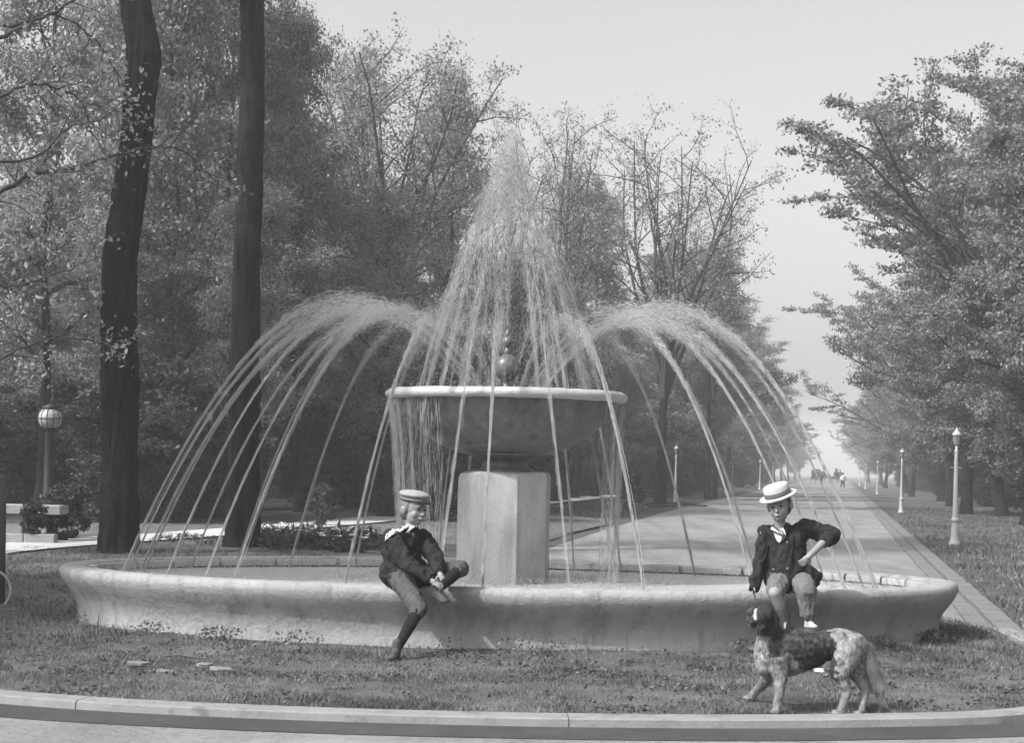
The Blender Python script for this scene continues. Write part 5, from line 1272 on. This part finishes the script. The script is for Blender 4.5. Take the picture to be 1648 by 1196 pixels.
def carriage(loc, rz, label, hooded, n_people, plabel):
    c = empty('carriage', loc, label, 'carriage', None, rz)
    b_ = MB().box((0, 0, .85), (1.25, 1.5, .42), taper=1.12).build('body', M['coach'], c, bevel=.04)
    MB().box((0, -.25, 1.12), (1.15, .5, .14)).build('seat', M['cloth_d'], c, bevel=.03)
    MB().box((0, -.52, 1.35), (1.15, .10, .42)).build('seat_back', M['cloth_d'], c, bevel=.03)
    for sx in (-.78, .78):
        for (y, r) in ((-.6, .55), (.75, .45)):
            w_ = MB().torus((sx, y, r), r - .03, .03, Matrix.Rotation(R_(90), 3, 'Y'), n=28, m=6).build('wheel', M['coach'], c, smooth=True)
            mb = MB()
            for k in range(10):
                a = k * math.pi / 5; mb.tube([(sx, y, r), (sx, y + (r - .03) * math.cos(a), r + (r - .03) * math.sin(a))], [.015, .012], 4)
            mb.tube([(sx - .06, y, r), (sx + .06, y, r)], [.06, .06], 8); mb.build('spokes', M['coach'], w_)
    MB().tube([(-.74, -.6, .55), (.74, -.6, .55)], [.03, .03], 6).build('axle', M['coach'], c); MB().tube([(-.74, .75, .45), (.74, .75, .45)], [.03, .03], 6).build('axle', M['coach'], c)
    for sx in (-.35, .35): MB().tube([(sx, .8, .7), (sx, 3.2, .95)], [.025, .02], 6).build('shaft', M['coach'], c)
    if hooded:
        V = []; g = 12
        for i in range(g + 1):
            a = math.pi * (.02 + .6 * i / g)
            for sx in (-.66, -.5, 0, .5, .66): V.append((sx, -.15 - .55 * math.cos(a - .6) , 1.25 + .85 * math.sin(a) - .08 * abs(sx)))
        F = [(i * 5 + j, i * 5 + j + 1, (i + 1) * 5 + j + 1, (i + 1) * 5 + j) for i in range(g) for j in range(4)]
        mb = MB(); mb.add(V, F); hd_ = mb.build('hood', M['coach'], c, smooth=True); s_ = hd_.modifiers.new('s', 'SOLIDIFY'); s_.thickness = .03
    T = Matrix.Translation(loc) @ Matrix.Rotation(rz, 4, 'Z')
    for k in range(n_people):
        x = (-.28, .28, 0)[k]; y = -.2 if k < 2 else .45; zo = 0 if k < 2 else .2
        W = lambda a, b, d: T @ Vector((x + a, y + b, d + zo)); p = empty('person', W(0, 0, 1.19), plabel[k], 'person', None, rz)
        sculpt('body', [el(W(0, .02, 1.92), (.10, .11, .13)), rc(W(0, 0, 1.7), W(0, 0, 1.85), .07, .06), rc(W(0, 0, 1.3), W(0, 0, 1.62), .16, .2), rc(W(-.2, 0, 1.62), W(-.24, .1, 1.38), .07, .06), rc(W(-.24, .1, 1.38), W(-.12, .35, 1.35), .06, .045), rc(W(.2, 0, 1.62), W(.24, .1, 1.38), .07, .06), rc(W(.24, .1, 1.38), W(.12, .35, 1.35), .06, .045), rc(W(-.1, 0, 1.3), W(-.12, .42, 1.3), .11, .09), rc(W(.1, 0, 1.3), W(.12, .42, 1.3), .11, .09), rc(W(-.12, .42, 1.28), W(-.12, .45, .95), .08, .06), rc(W(.12, .42, 1.28), W(.12, .45, .95), .08, .06)], .035, M['cloth_d'], p, 2)
        sculpt('hat', [el(W(0, .02, 2.02), (.18, .18, .025)), el(W(0, .02, 2.07), (.11, .12, .09))], .03, M['cloth_d'], p, 1)
    return c
avz = -math.atan(AV)
q = P(1313, 774, 235); carriage((q.x, 235, 0), avz, 'dark hooded buggy seen from behind far down the avenue, left of the other carriage', True, 1, ['driver in dark clothes and hat sitting in the hooded buggy'])
horse((q.x + 2.6 * AV, 235 + 2.6, 0), avz, 'dark horse drawing the hooded buggy far down the avenue')
q = P(1345, 773, 245); carriage((q.x + .3, 245, 0), avz + 2.5, 'open carriage coming along the avenue in the distance, just beyond the walking man', False, 3, ['left passenger in the open carriage in the distance', 'right passenger in the open carriage in the distance', 'driver perched at the front of the open carriage'])
T = Matrix.Translation((q.x + .3, 245, 0)) @ Matrix.Rotation(avz + 2.5, 4, 'Z'); horse(T @ Vector((0, 2.6, 0)), avz + 2.5, 'dark horse drawing the open carriage in the distance')
q = P(1322, 775, 205); wm2 = empty('person', (q.x, 205, 0), 'distant standing figure in dark clothes beside the hooded buggy', 'person'); o0 = Vector((q.x, 205, 0))
sculpt('body', [el(A(0, 0, 1.62), (.10, .11, .13)), rc(A(0, 0, 1.38), A(0, 0, 1.52), .07, .06), rc(A(0, 0, .95), A(0, 0, 1.33), .16, .19), rc(A(-.2, 0, 1.33), A(-.26, 0, 1.0), .07, .05), rc(A(-.26, 0, 1.0), A(-.25, -.1, .8), .05, .04), rc(A(.2, 0, 1.33), A(.26, 0, 1.0), .07, .05), rc(A(.26, 0, 1.0), A(.25, -.1, .8), .05, .04), rc(A(-.09, 0, .92), A(-.11, 0, .48), .11, .08), rc(A(-.11, 0, .48), A(-.11, 0, .08), .08, .06), rc(A(.09, 0, .92), A(.11, 0, .48), .11, .08), rc(A(.11, 0, .48), A(.11, 0, .08), .08, .06), el(A(-.11, -.05, .04), (.05, .12, .04)), el(A(.11, -.05, .04), (.05, .12, .04))], .03, M['cloth_d'], wm2, 2)

# ------------------------------------------------------------------ the air
hz = MB().box((0, 560, 13), (1900, 1300, 30)).build('haze', None); hz['kind'] = 'stuff'; hz['label'] = 'thin pale haze over the avenue and the wood'
hm = bpy.data.materials.new('haze'); hm.use_nodes = True; N = hm.node_tree.nodes; N.clear(); vo = N.new('ShaderNodeVolumePrincipled'); ou = N.new('ShaderNodeOutputMaterial')
vo.inputs['Color'].default_value = (.95, .95, .95, 1); vo.inputs['Density'].default_value = .0014; vo.inputs['Anisotropy'].default_value = .2
hm.node_tree.links.new(vo.outputs[0], ou.inputs['Volume']); hz.data.materials.append(hm)
